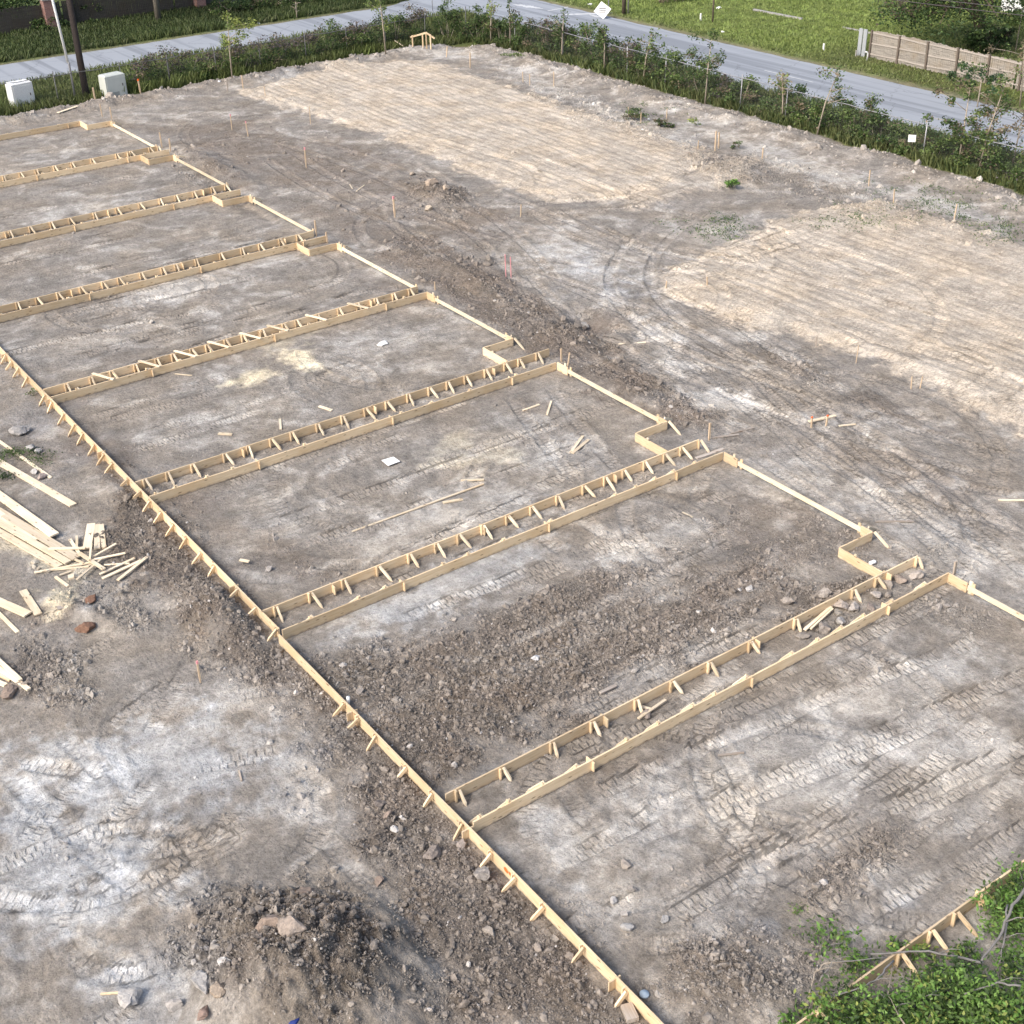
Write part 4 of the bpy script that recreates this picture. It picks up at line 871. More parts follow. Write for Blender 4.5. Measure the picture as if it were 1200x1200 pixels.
def scatter_clods(name, n, ulo, uhi, vlo, vhi, wt, smin, smax, powr, colmul=1.):
    us = rng.uniform(ulo, uhi, n*6); vs = rng.uniform(vlo, vhi, n*6)
    vis = ((us*ca-vs*sa) > -(.42*(us*sa+vs*ca)+2)) & ((us*ca-vs*sa) < (.42*(us*sa+vs*ca)+2)) & ((us*sa+vs*ca) > 12); z, i, j = gzv(us, vs)
    p = wt(i, j); keep = (rng.random(n*6) < p) & vis; us, vs, z, i, j = us[keep][:n], vs[keep][:n], z[keep][:n], i[keep][:n], j[keep][:n]
    m = len(us); s = smin*(1-rng.random(m))**(-1/powr); s = np.minimum(s, smax)
    for lu in (11.08, 10.97, 26.55):
        bad = (np.abs(us-lu) < .05+s*.5) & (vs > 9.7) & (vs < 79); s = np.where(bad, .001, s)
    ax = rng.uniform(.6, 1.3, (m, 3)); ax[:, 2] *= .7
    q = rng.normal(size=(m, 4)); q /= np.linalg.norm(q, axis=1)[:, None]; w, x, y, zz = q.T
    R = np.stack([1-2*(y*y+zz*zz), 2*(x*y-zz*w), 2*(x*zz+y*w), 2*(x*y+zz*w), 1-2*(x*x+zz*zz), 2*(y*zz-x*w), 2*(x*zz-y*w), 2*(y*zz+x*w), 1-2*(x*x+y*y)], 1).reshape(m, 3, 3)
    base_ = I1[None]*(1+rng.uniform(-.28, .28, (m, len(I1), 1)))*ax[:, None]*s[:, None, None]*.5
    Vv = np.einsum('mij,mkj->mki', R, base_) + np.stack([us, vs, z-s*.02], 1)[:, None]
    Ff = (F1[None]+(np.arange(m)*len(I1))[:, None, None]).reshape(-1, 3)
    c = Cb[i, j]*.75 + np.array([.215, .185, .155])*.25; c = c*rng.uniform(.85, 1.35, (m, 1))*colmul
    lt = rng.random(m) < .015; c[lt] = np.array([.46, .43, .40])*rng.uniform(.8, 1.1, (lt.sum(), 1))
    C = np.repeat(c[:, None], len(I1), 1).reshape(-1, 3)
    me = npmesh(name, Vv.reshape(-1, 3), Ff, CLOD, np.clip(C, .02, .8), False, 3)
    return tag(link(name, me), 'loose crumbly clay clods scattered over the churned soil', 'soil', kind='stuff')
W1 = lambda i, j: (np.clip(clod[i, j]*1.35+.35*fb2[i, j]+.25*brown[i, j]-.06, 0, 1)**1.2)*site[i, j]
scatter_clods('soil_clods', 130000, 0, 28, 6, 30, W1, .024, .20, 2.7)
scatter_clods('soil_clods', 32000, 0, 56, 28, 82, W1, .05, .34, 2.6)
scatter_clods('small_soil_crumbs', 26000, 0, 30, 6, 40, lambda i, j: np.clip(.10+.5*fb2[i, j], 0, 1)*site[i, j], .02, .10, 3.)
bw = np.clip(berm, 0, 1)
scatter_clods('berm_clods', 9000, 20, 58, 30, 85, lambda i, j: np.clip(bw[i, j]*.9*(.6+fb2[i, j]), 0, 1)*site[i, j], .07, .5, 2.6, 1.25)

# ------------------------------------------------------------------ foliage
def leaves(cen, spread, n, size, cols, jit=.35, up=.3, asp=.5):
    """n small leaves round the given clump centres; cols list of (rgb, weight)"""
    cen = np.asarray(cen, float); k = rng.integers(0, len(cen), n)
    sp = np.asarray(spread, float); sp = sp[k] if sp.ndim == 2 else np.tile(sp, (n, 1))
    P = cen[k] + rng.normal(size=(n, 3))*sp*.5
    a = rng.normal(size=(n, 3)); a[:, 2] *= .6; a /= np.linalg.norm(a, axis=1)[:, None]
    b = rng.normal(size=(n, 3)); b[:, 2] += up*0; b = np.cross(a, b); b /= np.linalg.norm(b, axis=1)[:, None]
    L = size*rng.uniform(.6, 1.35, n)[:, None]
    V_ = np.stack([P-a*L*.5, P+b*L*asp*.5, P+a*L*.5, P-b*L*asp*.5], 1)
    w = np.array([c[1] for c in cols], float); w /= w.sum(); ci = rng.choice(len(cols), len(cen), p=w)   # a clump keeps one leaf colour, mostly
    ci = np.where(rng.random(n) < jit, rng.choice(len(cols), n, p=w), ci[k]); C = np.array([c[0] for c in cols])[ci]*rng.uniform(.7, 1.35, (n, 1))
    return V_, C
def leafobj(name, V_, C, parent=None, M=None):
    n = len(V_); me = npmesh(name, V_.reshape(-1, 3), np.arange(n*4).reshape(-1, 4), LEAF, np.clip(np.repeat(C[:, None], 4, 1).reshape(-1, 3), 0, 1), False)
    if parent is not None: me.transform(WM[parent].inverted()); return link(name, me, parent, WM[parent].copy())
    return link(name, me)
G_DK = (.042, .072, .026); G_MD = (.085, .130, .042); G_LT = (.150, .205, .065); G_YE = (.25, .29, .08); G_MV = (.135, .115, .115); G_DRY = (.20, .16, .105); G_BR = (.09, .075, .05); G_BT = (.125, .235, .05)
def shrub(name, x, y, w, h, n, cols, lab, cat='shrub', grp=None, size=.13, dep=None, nst=6, stem=PBARK, clumps=None, strad=.02, z0=None, topcols=None, low=.15, name_f='foliage'):
    z = gz(x, y) if z0 is None else z0; dep = dep or w
    root = empty(name, (x, y, z)); tag(root, lab, cat, grp)
    nc = clumps or max(8, int(w*h*5)); cen = []
    for _ in range(nc):
        a = random.uniform(0, 6.28); r = math.sqrt(random.random()); zz = random.uniform(low, 1)
        k = 1-.45*max(0, zz-.6)
        cen.append((x+math.cos(a)*r*w*.5*k, y+math.sin(a)*r*dep*.5*k, z+zz*h*random.uniform(.8, 1.05)))
    V_, C = leaves(cen, (.42*min(w, 1.6)*.6, .42*min(dep, 1.6)*.6, .26*min(h, 2)*.6), n, size, cols)
    if topcols is not None:
        zc = V_[:, :, 2].mean(1); t = zc > z+h*.62; nt_ = t.sum(); tc = np.array([c[0] for c in topcols]); wt = np.array([c[1] for c in topcols], float)
        C[t] = tc[rng.choice(len(tc), nt_, p=wt/wt.sum())]*rng.uniform(.7, 1.3, (nt_, 1))
    leafobj(name_f, V_, C, root)
    mb = MB()
    for i in range(nst):
        c = random.choice(cen); a = random.uniform(0, 6.28); bx, by = x+math.cos(a)*w*.25*random.random(), y+math.sin(a)*dep*.25*random.random()
        m_ = ((bx+c[0])/2+random.uniform(-.1, .1), (by+c[1])/2+random.uniform(-.1, .1), z+(c[2]-z)*.5)
        mb.tube([(bx, by, z-.1), m_, (c[0], c[1], c[2]+.1*h)], [strad, strad*.7, strad*.3], 5)
    mb.build('stems', stem, root)
    return root
DARKMIX = [(G_DK, 3), (G_MD, 4), (G_LT, 1.6), (G_BR, .8), (G_DRY, .7)]
MIDMIX = [(G_MD, 4), (G_LT, 2.5), (G_DK, 1.5), (G_DRY, 1.2), (G_MV, .5)]
VINEMIX = [(G_MV, 3), (G_DRY, 1.5), (G_MD, 1.2), (G_BR, 1)]
YELMIX = [(G_YE, 3), (G_LT, 2)]
GRP = 'shrubs along the chain-link fence'
ORD = ['first','second','third','fourth','fifth','sixth','seventh','eighth','ninth','tenth','eleventh','twelfth','thirteenth','fourteenth','fifteenth','sixteenth','seventeenth','eighteenth']
# left leg, along v = 84.3
def hedge_h(px): return 1.9
xs = np.arange(31.5, 53, 1.75)
for i, u in enumerate(xs):
    h = 1.8 + .25*math.sin(i*1.7) + (.5 if u > 45 else .1)*random.uniform(.5, 1)
    dk = u > 44
    shrub('vine_shrub', u, 84.5+random.uniform(-.2, .3), 2.3, h, 1900 if dk else 1600, DARKMIX if dk else MIDMIX, '%s clump from the utility cabinet, back fence, %s' % (ORD[i], 'dense dark green' if dk else 'green with mauve dry top'),
          'shrub', GRP, .15, 1.5, topcols=None if dk and i % 3 else VINEMIX, low=.05)
# the corner and the right leg, along u = 57
pts = [(54.3, 83.2, 2.7), (55.6, 81.6, 2.2), (56.5, 80.0, 1.6), (57.0, 77.8, 2.0)]
v = 75.8
while v > 36:
    t = (75.8-v)/40; pts.append((57.2+random.uniform(-.2, .3), v, (2.3 if v > 60 else 1.8)*random.uniform(.75, 1.15))); v -= 1.75
for i, (u, v, h) in enumerate(pts):
    pool = DARKMIX if v > 60 or i % 2 else MIDMIX
    w = 2.3
    nm = ORD[i] if i < 18 else ORD[(len(pts)-1-i)]
    ref = 'from the back corner' if i < 18 else 'from the right edge of the photo'
    shrub('hedge_shrub', u, v, 1.5, h, 2100, pool, '%s shrub %s, side road fence, %s' % (nm, ref, 'tall and dark' if h > 2.2 else ('low and dark' if pool is DARKMIX else 'low and lighter green')), 'shrub', GRP, .15, w, low=.05,
          topcols=VINEMIX if i in (4, 5, 9, 14) else None)
# saplings standing out of the hedge
def sapling(px, py, hpx, wpx, lab, cols, n=420, lean=0., bare=False, size=.16, name='sapling', trunk=PBARK):
    p = atg(px, py); s = FOC/(p-Vector((0, 0, CZ))).length*.95; h = hpx/s; w = wpx/s
    root = empty(name, p); tag(root, lab, 'sapling', 'saplings in the fence hedge')
    d = RR*lean*h; mb = MB(); top = p+Vector((0, 0, h))+Vector((d.x, d.y, 0)); mid = p+Vector((d.x*.35, d.y*.35, h*.5))
    mb.tube([p-Vector((0, 0, .1)), mid, top], [.05, .04, .015], 6); cen = [top, top-Vector((0, 0, .15*h))]
    for i in range(9 if bare else 6):
        t = random.uniform(.35, .95); b0 = p.lerp(top, t); e = b0+Vector((random.uniform(-1, 1)*w*.5, random.uniform(-1, 1)*w*.5, random.uniform(.05, .35)*h*.6))
        mb.tube([b0, (b0+e)/2+Vector((0, 0, .05)), e], [.022, .016, .006], 5); cen += [e, (b0+e)/2]
    mb.build('trunk', trunk, root)
    V_, C = leaves([tuple(c) for c in cen], (.28, .28, .25), n, size, cols); leafobj('crown', V_, C, root)
sapling(272,92,62,40,'yellow green young tree over the back fence',YELMIX,900,.05)
sapling(452,62,60,26,'slim yellow-green tree left of the batter board',[(G_YE, 2), (G_LT, 2), (G_MD, 1)],700,-.05)
sapling(575,52,42,18,'slim sapling at the back corner of the hedge',[(G_DRY, 1), (G_LT, 2), (G_YE, 1)],300,.05)
sapling(598,56,46,16,'upright leafy sapling right of the back corner',DARKMIX,500,.0)
sapling(658,72,50,24,'bushy sapling behind the pale berm',DARKMIX,520,.05)
sapling(708,86,44,18,'light green sapling in front of the road bend',MIDMIX,520,.0)
sapling(753,98,52,36,'arching sapling with leaves trailing right',MIDMIX,480,.15)
sapling(826,122,70,46,'tall thin vine-covered sapling reaching over the road',DARKMIX,520,.05)
sapling(917,143,50,26,'leafless forked sapling with a yellowish base',[(G_DRY, 2), (G_YE, 1)],180,-.1,True)
sapling(957,158,66,44,'pale barked leaning sapling with bare twigs',[(G_LT, 2), (G_MD, 2), (G_DRY, 1)],330,.25,True)
sapling(1017,158,40,24,'small vine-covered stump sapling by the road',MIDMIX,420,0.)
sapling(1122,200,88,60,'broad vine-draped small tree left of the road sign edge',[(G_MD, 3), (G_LT, 1.5), (G_DRY, 2), (G_DK, 1)],1500,.0,True,.17)
sapling(1145,205,95,46,'dry viny small tree leaning over the road',[(G_DRY, 3), (G_LT, 1), (G_MD, 2)],900,.15,True,.15)
sapling(1185,200,60,40,'thin twig tree at the right edge of the photo',[(G_MD, 2), (G_DRY, 1)],200,.05,True)
# dry grass and bare stalk bush on the far verge, right
sapling(1145,127,40,46,'bluish green bush on the far verge before the wooden fence',[((.05, .10, .05), 3), (G_MD, 2)],1100,0.,False,.17,'verge_bush')
sapling(1195,125,60,60,'dry stalky bush on the far verge at the right edge',[(G_DRY, 4), (G_LT, 1)],700,-.1,True,.15,'verge_bush')
sapling(1190,60,55,60,'dense green bush behind the wooden fence at the right edge',[(G_MD, 3), (G_LT, 1)],2600,0.,False,.18,'verge_bush')
# green tufts on the bare soil
def tuft(px, py, w, h, lab, cols=MIDMIX, n=260, size=.12):
    p = atg(px, py); shrub('weed_tuft', p.x, p.y, w, h, n, cols, lab, 'weed', 'green weeds on bare soil', size, nst=3, strad=.008, clumps=8)
tuft(746,140,1.3,.55,'largest green tuft behind the far pad',DARKMIX,700); tuft(776,148,.9,.4,'green tuft right of the largest one',DARKMIX,400); tuft(787,150,.6,.25,'small low tuft behind the far pad')
tuft(857,222,.6,.45,'bright green tuft at the foot of the tan heap',[(G_BT, 2), (G_MD, 2)],420); tuft(815,148,.8,.5,'yellow-green weed near the berm',YELMIX,120); tuft(862,174,.5,.35,'grey green tuft by the stake pair',DARKMIX,160)
tuft(25,540,1.9,.16,'flat green weeds between the laths at the left edge',[(G_DK, 2), (G_MD, 3)],520,.07); tuft(5,535,.8,.2,'small weeds at the left edge',[(G_MD, 3)],250,.08); tuft(5,560,.8,.2,'lower weeds at the left edge',[(G_DK, 3)],250,.08); tuft(36,463,.4,.2,'tiny dark weed against the front wall',DARKMIX,90,.07)
tuft(195,1000+0,.01,.01,'',MIDMIX,1) if False else None
tuft(940,1065,.4,.12,'sparse weed on the soil before the bushes',[(G_BT, 1), (G_LT, 1)],60,.06); tuft(965,1095,.6,.15,'thin weed at the edge of the bushes',[(G_BT, 1), (G_LT, 1)],90,.06)
tuft(600,65,1.4,.2,'mossy green patch on the pale berm at the back corner',MIDMIX,260)
# green specks over the berm = stuff
cen = []
for cx, cy, rx, ry, n in ((1100,235,110,24,60),(1000,260,60,14,20),(850,270,60,14,25),(1170,270,40,14,25),(760,130,40,12,12),(840,260,50,18,18)):
    for _ in range(n):
        p = atg(cx+random.gauss(0, rx*.5), cy+random.gauss(0, ry*.5)); cen.append((p.x, p.y, p.z+.04))
V_, C = leaves(cen, (.5, .5, .06), 4200, .09, [((.085, .125, .06), 3), (G_MD, 2), (G_LT, 1)])
tag(leafobj('ground_weeds', V_, C), 'scattered low weeds greening the grey berm soil', 'weeds', kind='stuff')
# foreground bushes, bottom right
BG = [(G_BT, 3), ((.17, .28, .07), 2), (G_MD, 3), (G_YE, .8), (G_DK, 1.2)]
FG = [(968,1103,1.0,.30,260,'sparse bright leaves left of the branch crossing the wall'),(1003,1122,.8,.40,380,'small bush leaning on the corner form wall below the branch fork'),(1052,1108,.35,.45,160,'tiny light sprig on top of the corner form wall'),
      (940,1200,.7,.35,420,'leftmost low bush at the bottom edge of the photo'),(985,1185,1.1,.8,1900,'bush at the bottom edge just left of the curved branch'),(1035,1195,1.3,.9,2300,'full green bush at the bottom edge below the curved branch'),
      (1085,1190,1.2,.9,2100,'fresh lime bush in the middle of the corner bushes'),(1120,1160,1.1,.7,1700,'bush below the long level branch'),(1150,1195,1.3,1.,2300,'dense bright bush at the bottom edge near the corner'),(1195,1190,1.4,.9,2300,'bush at the very corner of the photo'),
      (1135,1118,.6,.3,350,'small dark sprig growing over the level branch'),(1085,1120,.5,.25,200,'dark sprig between the second and third brace'),(1195,1135,.9,.6,900,'dark bush right of the arching thick branch'),
      (1175,1075,1.0,.55,1500,'bush between the thick branch and the form wall'),(1205,1050,1.2,.7,1900,'bush hanging over the form wall at the right edge'),(1065,1150,.9,.2,220,'thin weeds on the bare soil below the second brace')]
for x, y, w, h, n, lab in FG:
    p = at(x, y, h*.5)
    shrub('leafy_bush', p.x, p.y, w, h, int(n*.75), BG, lab, 'bush', 'bright bushes in the corner', .10, nst=9, stem=GBARK, clumps=int(22*w), strad=.011, low=.1)
def branch(pts, r, lab, mat=GBARK):
    P = [at(x, y, z) for x, y, z in pts]; out = []
    for i in range(len(P)-1):
        for k in range(4):
            out.append(P[i].lerp(P[i+1], k/4)+Vector((random.uniform(-.02, .02), random.uniform(-.02, .02), random.uniform(-.02, .02))))
    out.append(P[-1]); n = len(out); mb = MB(); mb.tube(out, [r*(1-.5*i/n) for i in range(n)], 8)
    q = out[n//2]; mb.tube([q, q+Vector((.12, -.15, .18)), q+Vector((.2, -.3, .25))], [r*.5, r*.35, r*.15], 6)
    tag(mb.build('branch', mat), lab, 'branch', 'grey branches in the corner bushes')
branch([(1210,1030,.9),(1186,1062,.8),(1170,1100,.6),(1150,1126,.5)], .035, 'thick grey branch coming down from the right edge')
branch([(1152,1128,.5),(1118,1120,.5),(1080,1114,.45),(1020,1118,.4)], .028, 'long level branch crossing the corner form wall')
branch([(1046,1126,.55),(1030,1146,.6),(1010,1158,.6),(970,1170,.5)], .022, 'smooth curved branch bending down left')
branch([(1000,1127,.4),(965,1129,.35),(955,1140,.3),(948,1165,.2),(943,1195,.1)], .016, 'brown arching stem left of the bushes', PBARK)
branch([(1180,1060,.6),(1178,1100,.5),(1170,1130,.3)], .022, 'short upright branch beside the thick one')
branch([(1195,1155,1.),(1170,1152,.9),(1130,1165,.8)], .02, 'pale branch low in the right corner')
branch([(1100,1160,.8),(1075,1172,.7),(1050,1180,.7)], .018, 'bluish branch under the leaves')
branch([(960,1150,.35),(975,1128,.5),(1040,1122,.6)], .014, 'thin twig on top of the leftmost leaves')
branch([(1060,1200,.8),(1040,1165,.6),(1046,1130,.5)], .014, 'thin stem rising to the branch fork', PBARK)

# grass blades on verges = stuff
def grass(name, n, box, cols, h, lab, cond=None, wid=.05):
    us = rng.uniform(box[0], box[1], n); vs = rng.uniform(box[2], box[3], n); z, i, j = gzv(us, vs)
    k = (site[i, j] < .4) & (onroad[i, j] < .15)
    if cond is not None: k &= cond(us, vs)
    us, vs, z, i, j = us[k], vs[k], z[k], i[k], j[k]; m = len(us)
    hh = h*rng.uniform(.4, 1.3, m)*(1+.6*g1[i, j]); a = rng.uniform(0, 6.28, m); dx, dy = np.cos(a)*wid, np.sin(a)*wid; lx_, ly_ = rng.normal(size=(2, m))*hh*.35
    B = np.stack([us, vs, z-.02], 1)
    V_ = np.stack([B-np.stack([dx, dy, 0*dx], 1), B+np.stack([dx, dy, 0*dx], 1), B+np.stack([lx_+dx*.3, ly_+dy*.3, hh], 1), B+np.stack([lx_-dx*.3, ly_-dy*.3, hh*.97], 1)], 1)
    C = GR[i, j]*rng.uniform(.7, 1.45, (m, 1)); pick = rng.random(m) < .25; C[pick] = np.array(cols)*rng.uniform(.7, 1.3, (pick.sum(), 1))
    tag(leafobj(name, V_, C), lab, 'grass', kind='stuff')
grass('fence_strip_grass', 60000, (20, 61, 82, 91.5), (.12, .15, .05), .42, 'rank grass and weeds between the bare site and the back road')
grass('roadside_grass', 50000, (55.5, 61.3, 34, 84), (.07, .10, .04), .40, 'rank grass and weeds between the bare site and the side road')
grass('verge_grass', 90000, (18, 70, 97, 112), (.06, .09, .03), .30, 'shade-darkened green grass on the far side of the back road')
grass('field_grass', 150000, (68, 100, 40, 112), (.20, .24, .08), .12, 'mown bright grass field beyond the side road')

# ------------------------------------------------------------------ chain-link fence
def wiremat():
    m, nt, b = newmat('chain_link'); tc = N(nt, 'ShaderNodeTexCoord'); sp = N(nt, 'ShaderNodeSeparateXYZ'); nt.links.new(tc.outputs['Object'], sp.inputs[0])
    s = mth(nt, 'ADD', sp.outputs[0], sp.outputs[1]); outs = []
    for sg in (1, -1):
        q = mth(nt, 'ADD', s, mth(nt, 'MULTIPLY', sp.outputs[2], float(sg))); f = mth(nt, 'FRACT', mth(nt, 'MULTIPLY', q, 14.)); outs.append(mth(nt, 'LESS_THAN', f, .035))
    al = mth(nt, 'MAXIMUM', outs[0], outs[1]); b.inputs['Base Color'].default_value = (.16, .16, .16, 1); b.inputs['Metallic'].default_value = .4; nt.links.new(al, b.inputs['Alpha']); return m
WIRE = wiremat()
def chain(name, a, b, posts, lab, h=1.85, GALV=GALV):
    a = Vector((*a, 0)); b = Vector((*b, 0)); d = (b-a).normalized(); root = empty(name, a); tag(root, lab, 'fence')
    for s in posts:
        p = a+d*s; g = gz(p.x, p.y); mb = MB(); mb.tube([(p.x, p.y, g-.1), (p.x+random.uniform(-.04, .04), p.y+random.uniform(-.04, .04), h+random.uniform(.05, .35))], .032, 7); mb.build('post', GALV, root)
    mb = MB(); L = (b-a).length; pts_ = []
    for i in range(41):
        p = a+d*L*i/40; pts_.append((p.x, p.y, h-.05*math.sin(i*1.3)**2))
    mb.tube(pts_, .022, 6); mb.build('top_rail', GALV, root)
    mb = MB(); n = Vector((-d.y, d.x, 0)); mb.add([a+n*.04+Vector((0, 0, .03)), b+n*.04+Vector((0, 0, .03)), b+n*.04+Vector((0, 0, h-.04)), a+n*.04+Vector((0, 0, h-.04))], [(0, 1, 2, 3)]); mb.build('wire_mesh', WIRE, root)
    return root
v_of = lambda px, py: at(px, py).y
vp = sorted([v_of(*p) for p in ((735,92),(776,105),(866,129),(917,144),(1074,190))])
chain('chain_link_fence', (56.7, 83.0), (56.7, 25.), [83.0-v_ for v_ in sorted(vp+[78.5, 73, 36.3, 32, 29], reverse=True)], 'sagging chain-link fence along the side road, overgrown with shrubs')
chain('chain_link_fence', (18.0, 84.0), (56.5, 84.0), [1.2, 4.4, 8.0, 12.2, 15.3, 18.6, 21.8, 25.2, 28.4, 31.5, 34.8, 38.3], 'back chain-link fence passing the two utility cabinets', 1.75, RAIL)
# sign hanging on it
p = at(1088, 157, 1.0); p.x = 56.62
def plate(name, c, w, h, face, mat, lab, lines=(), roll=0., cat='sign', tilt=0., posts=None):
    """flat plate centred at c, facing the horizontal direction face"""
    c = Vector(c); f = Vector((*face, 0)).normalized(); sx = Vector((0, 0, 1)).cross(f).normalized()
    M = Matrix.Translation(c) @ Matrix((sx, Vector((0, 0, 1)), f)).transposed().to_4x4() @ Matrix.Rotation(tilt, 4, 'X') @ Matrix.Rotation(roll, 4, 'Z')
    root = link(name, None, None, Matrix.Translation(Vector((c.x, c.y, gz(c.x, c.y))))); tag(root, lab, cat)
    mb = MB(); mb.box((-w/2, -h/2, -.012), (w/2, h/2, .012)); mb.build('panel', mat, root, M)
    for (x0, x1, y, t, mt) in lines:
        mb = MB(); mb.box((x0, y-t/2, .014), (x1, y+t/2, .018)); mb.build('text_line', mt, root, M @ Matrix.Rotation(-roll, 4, 'Z') if False else M)
    return root, M
cam2 = lambda p: (-p[0], -p[1])
plate('fence_sign', p, .38, .36, cam2(p), PAPER, 'small white notice hanging on the chain-link fence', [(-.14, .14, .08, .035, LGREY), (-.12, .12, .0, .035, LGREY)])
# white square sign lying on the corner verge, and posts by it
p = at(706, 12, .62)
root, M = plate('square_sign', p, .95, .95, cam2(p), PAPER, 'white square sign tipped onto its corner on the verge by the junction', [], math.radians(52), tilt=-.5)
for y in (-.14, 0, .14):
    mb = MB(); mb.box((-.26, y-.035, .014), (.26, y+.035, .02)); mb.build('text_line', BLACKM, root, M @ Matrix.Rotation(math.radians(-52), 4, 'Z'))

def textobj(body, size, M, mat, parent):
    cu = bpy.data.curves.new('lettering', 'FONT'); cu.body = body; cu.size = size; cu.align_x = 'CENTER'; cu.align_y = 'CENTER'; cu.extrude = .004
    o = bpy.data.objects.new('lettering', cu); col.objects.link(o); bpy.context.view_layer.update()
    me = bpy.data.meshes.new_from_object(o); bpy.data.objects.remove(o); me.materials.clear(); me.materials.append(mat)
    return link('lettering', me, parent, M)
p = at(507, 13); zt = 2.1
root = empty('stop_sign', p); tag(root, 'red stop sign on a thin post at the junction, top of the photo', 'road sign')
mb = MB(); mb.tube([(p.x, p.y, -.1), (p.x, p.y, zt+.3)], .03, 8); mb.build('post', GALV, root)
f = Vector((-p.x, -p.y, 0)).normalized(); sx = Vector((0, 0, 1)).cross(f)
M = Matrix.Translation(Vector((p.x, p.y, zt+.0))+f*.05) @ Matrix((sx, Vector((0, 0, 1)), f)).transposed().to_4x4()
for nm, r, z0_, z1_, mt in (('rim', .40, -.012, .006, WHITE), ('face', .365, .006, .010, RED)):
    mb = MB(); vs = [(r*math.cos(math.pi/8+k*math.pi/4), r*math.sin(math.pi/8+k*math.pi/4), z) for z in (z0_, z1_) for k in range(8)]
    mb.add(vs, [tuple(range(7, -1, -1)), tuple(range(8, 16))]+[(k, (k+1) % 8, 8+(k+1) % 8, 8+k) for k in range(8)]); mb.build(nm, mt, root, M)
textobj('STOP', .26, M @ Matrix.Translation((0, 0, .014)), WHITE, root)

def post(name, px, py, h, r, mat, lab, cat='post', box=False, grp=None):
    p = atg(px, py); mb = MB()
    if box: mb.box((p.x-r, p.y-r, p.z-.1), (p.x+r, p.y+r, p.z+h))
    else: mb.tube([(p.x, p.y, p.z-.1), (p.x, p.y, p.z+h*.6), (p.x+.02, p.y, p.z+h)], [r, r*.95, r*.85], 9)
    return tag(mb.build(name, mat), lab, cat, grp)
post('wooden_post', 731, 17, 3.2, .16, BARK, 'thick dark wooden post on the corner verge', grp='posts on the verges')
post('metal_post', 736, 17, 3., .06, GALV, 'grey metal post right beside the thick dark post', grp='posts on the verges')
post('metal_post', 713, 17, 2.6, .045, GALV, 'thin grey post right of the white square sign', grp='posts on the verges')
post('wooden_post', 835, 26, 2.4, .07, BARK, 'brown wooden post in the grass field', grp='posts on the verges')
post('white_stake', 821, 24, .5, .05, PAPER, 'short white stake left of the brown field post', 'stake', True)
post('white_stake', 965, 59, .45, .05, PAPER, 'white stake stub in the rough grass', 'stake', True)
post('white_stake', 1003, 66, .4, .04, CONC, 'thin grey stub at the verge near the wooden fence', 'stake', True)
for (px, py, s, lab) in ((842,10,.5,'white plastic bag caught in the field grass'),(847,38,.32,'small white bag on the verge grass'),(691,6,.5,'white litter on the kerb of the junction'),(257,96,.26,'white litter at the back edge of the site'),(303,28,.3,'small pale stones on the back verge'),(760,140,.2,'white scrap right of the green tuft'),(753,152,.2,'white scrap on the back edge of the far pad'),(448,404,.45,'crumpled white rag in the fourth bay'),(1023,660,.3,'white crumbs behind the nearest row end'),(655,1003,.01,'')):
    if not lab: continue
    p = atg(px, py); v_ = rockshape(px+py, I3)*np.array([s*.6, s*.45, s*.28])
    me = npmesh('litter', v_, F3, PAPER, None, True, 3); o = link('litter', me, None, Matrix.Translation((p.x, p.y, p.z+s*.1))); tag(o, lab, 'litter', 'bits of white litter')
# bent white pipe
p = atg(1016, 71); mb = MB(); mb.tube([p, p+Vector((0, 0, .45)), p+Vector((0, 0, .55))-Vector((.05, -.05, 0)), p+Vector((-.12, .12, .55))], .05, 8); tag(mb.build('vent_pipe', WHITE), 'white bent pipe at the end of the wooden fence', 'pipe')
# concrete edging in the field
a, b = at(883, 12), at(940, 23); mb = MB(); mb.bar((a.x, a.y, .05), (b.x, b.y, .05), .22, .12); tag(mb.build('field_edging', CONC), 'long pale concrete edging strip lying in the field', 'edging')
a, b = at(988, 33), at(1032, 42); mb = MB(); mb.bar((a.x, a.y, .05), (b.x, b.y, .05), .15, .1); tag(mb.build('field_edging', CONC), 'thin edging strip leading to the wooden fence', 'edging')
# bits on site
p = at(458, 541, .03); mb = MB(); mb.add([(p.x-.22, p.y-.2, .05), (p.x+.22, p.y-.2, .06), (p.x+.22, p.y+.2, .05), (p.x-.22, p.y+.2, .075), (p.x-.22, p.y-.2, .035), (p.x+.22, p.y-.2, .045), (p.x+.22, p.y+.2, .035), (p.x-.22, p.y+.2, .06)], [(0,1,2,3),(7,6,5,4),(0,4,5,1),(1,5,6,2),(2,6,7,3),(3,7,4,0)]); tag(mb.build('board_scrap', PAPER), 'square white board scrap in the third bay', 'scrap')
p = atg(755, 1166); mb = MB(); mb.tube([p, p+Vector((0, 0, .04))], .09, 20); tag(mb.build('bucket_lid', BLUE), 'small pale blue disc beside the front wall near the bottom', 'lid')
p = atg(345, 1199); v_ = rockshape(5, I3)*np.array([.14, .08, .05]); o = link('blue_rag', npmesh('rag', v_, F3, NAVY, None, True, 3), None, Matrix.Translation(p)); tag(o, 'dark blue rag on the soil pile at the bottom edge', 'rag')
p = atg(408, 826); mb = MB(); mb.tube([p, p+Vector((.03, .02, .22))], .045, 10); tag(mb.build('white_tube', PAPER), 'short white tube beside the front wall', 'tube')

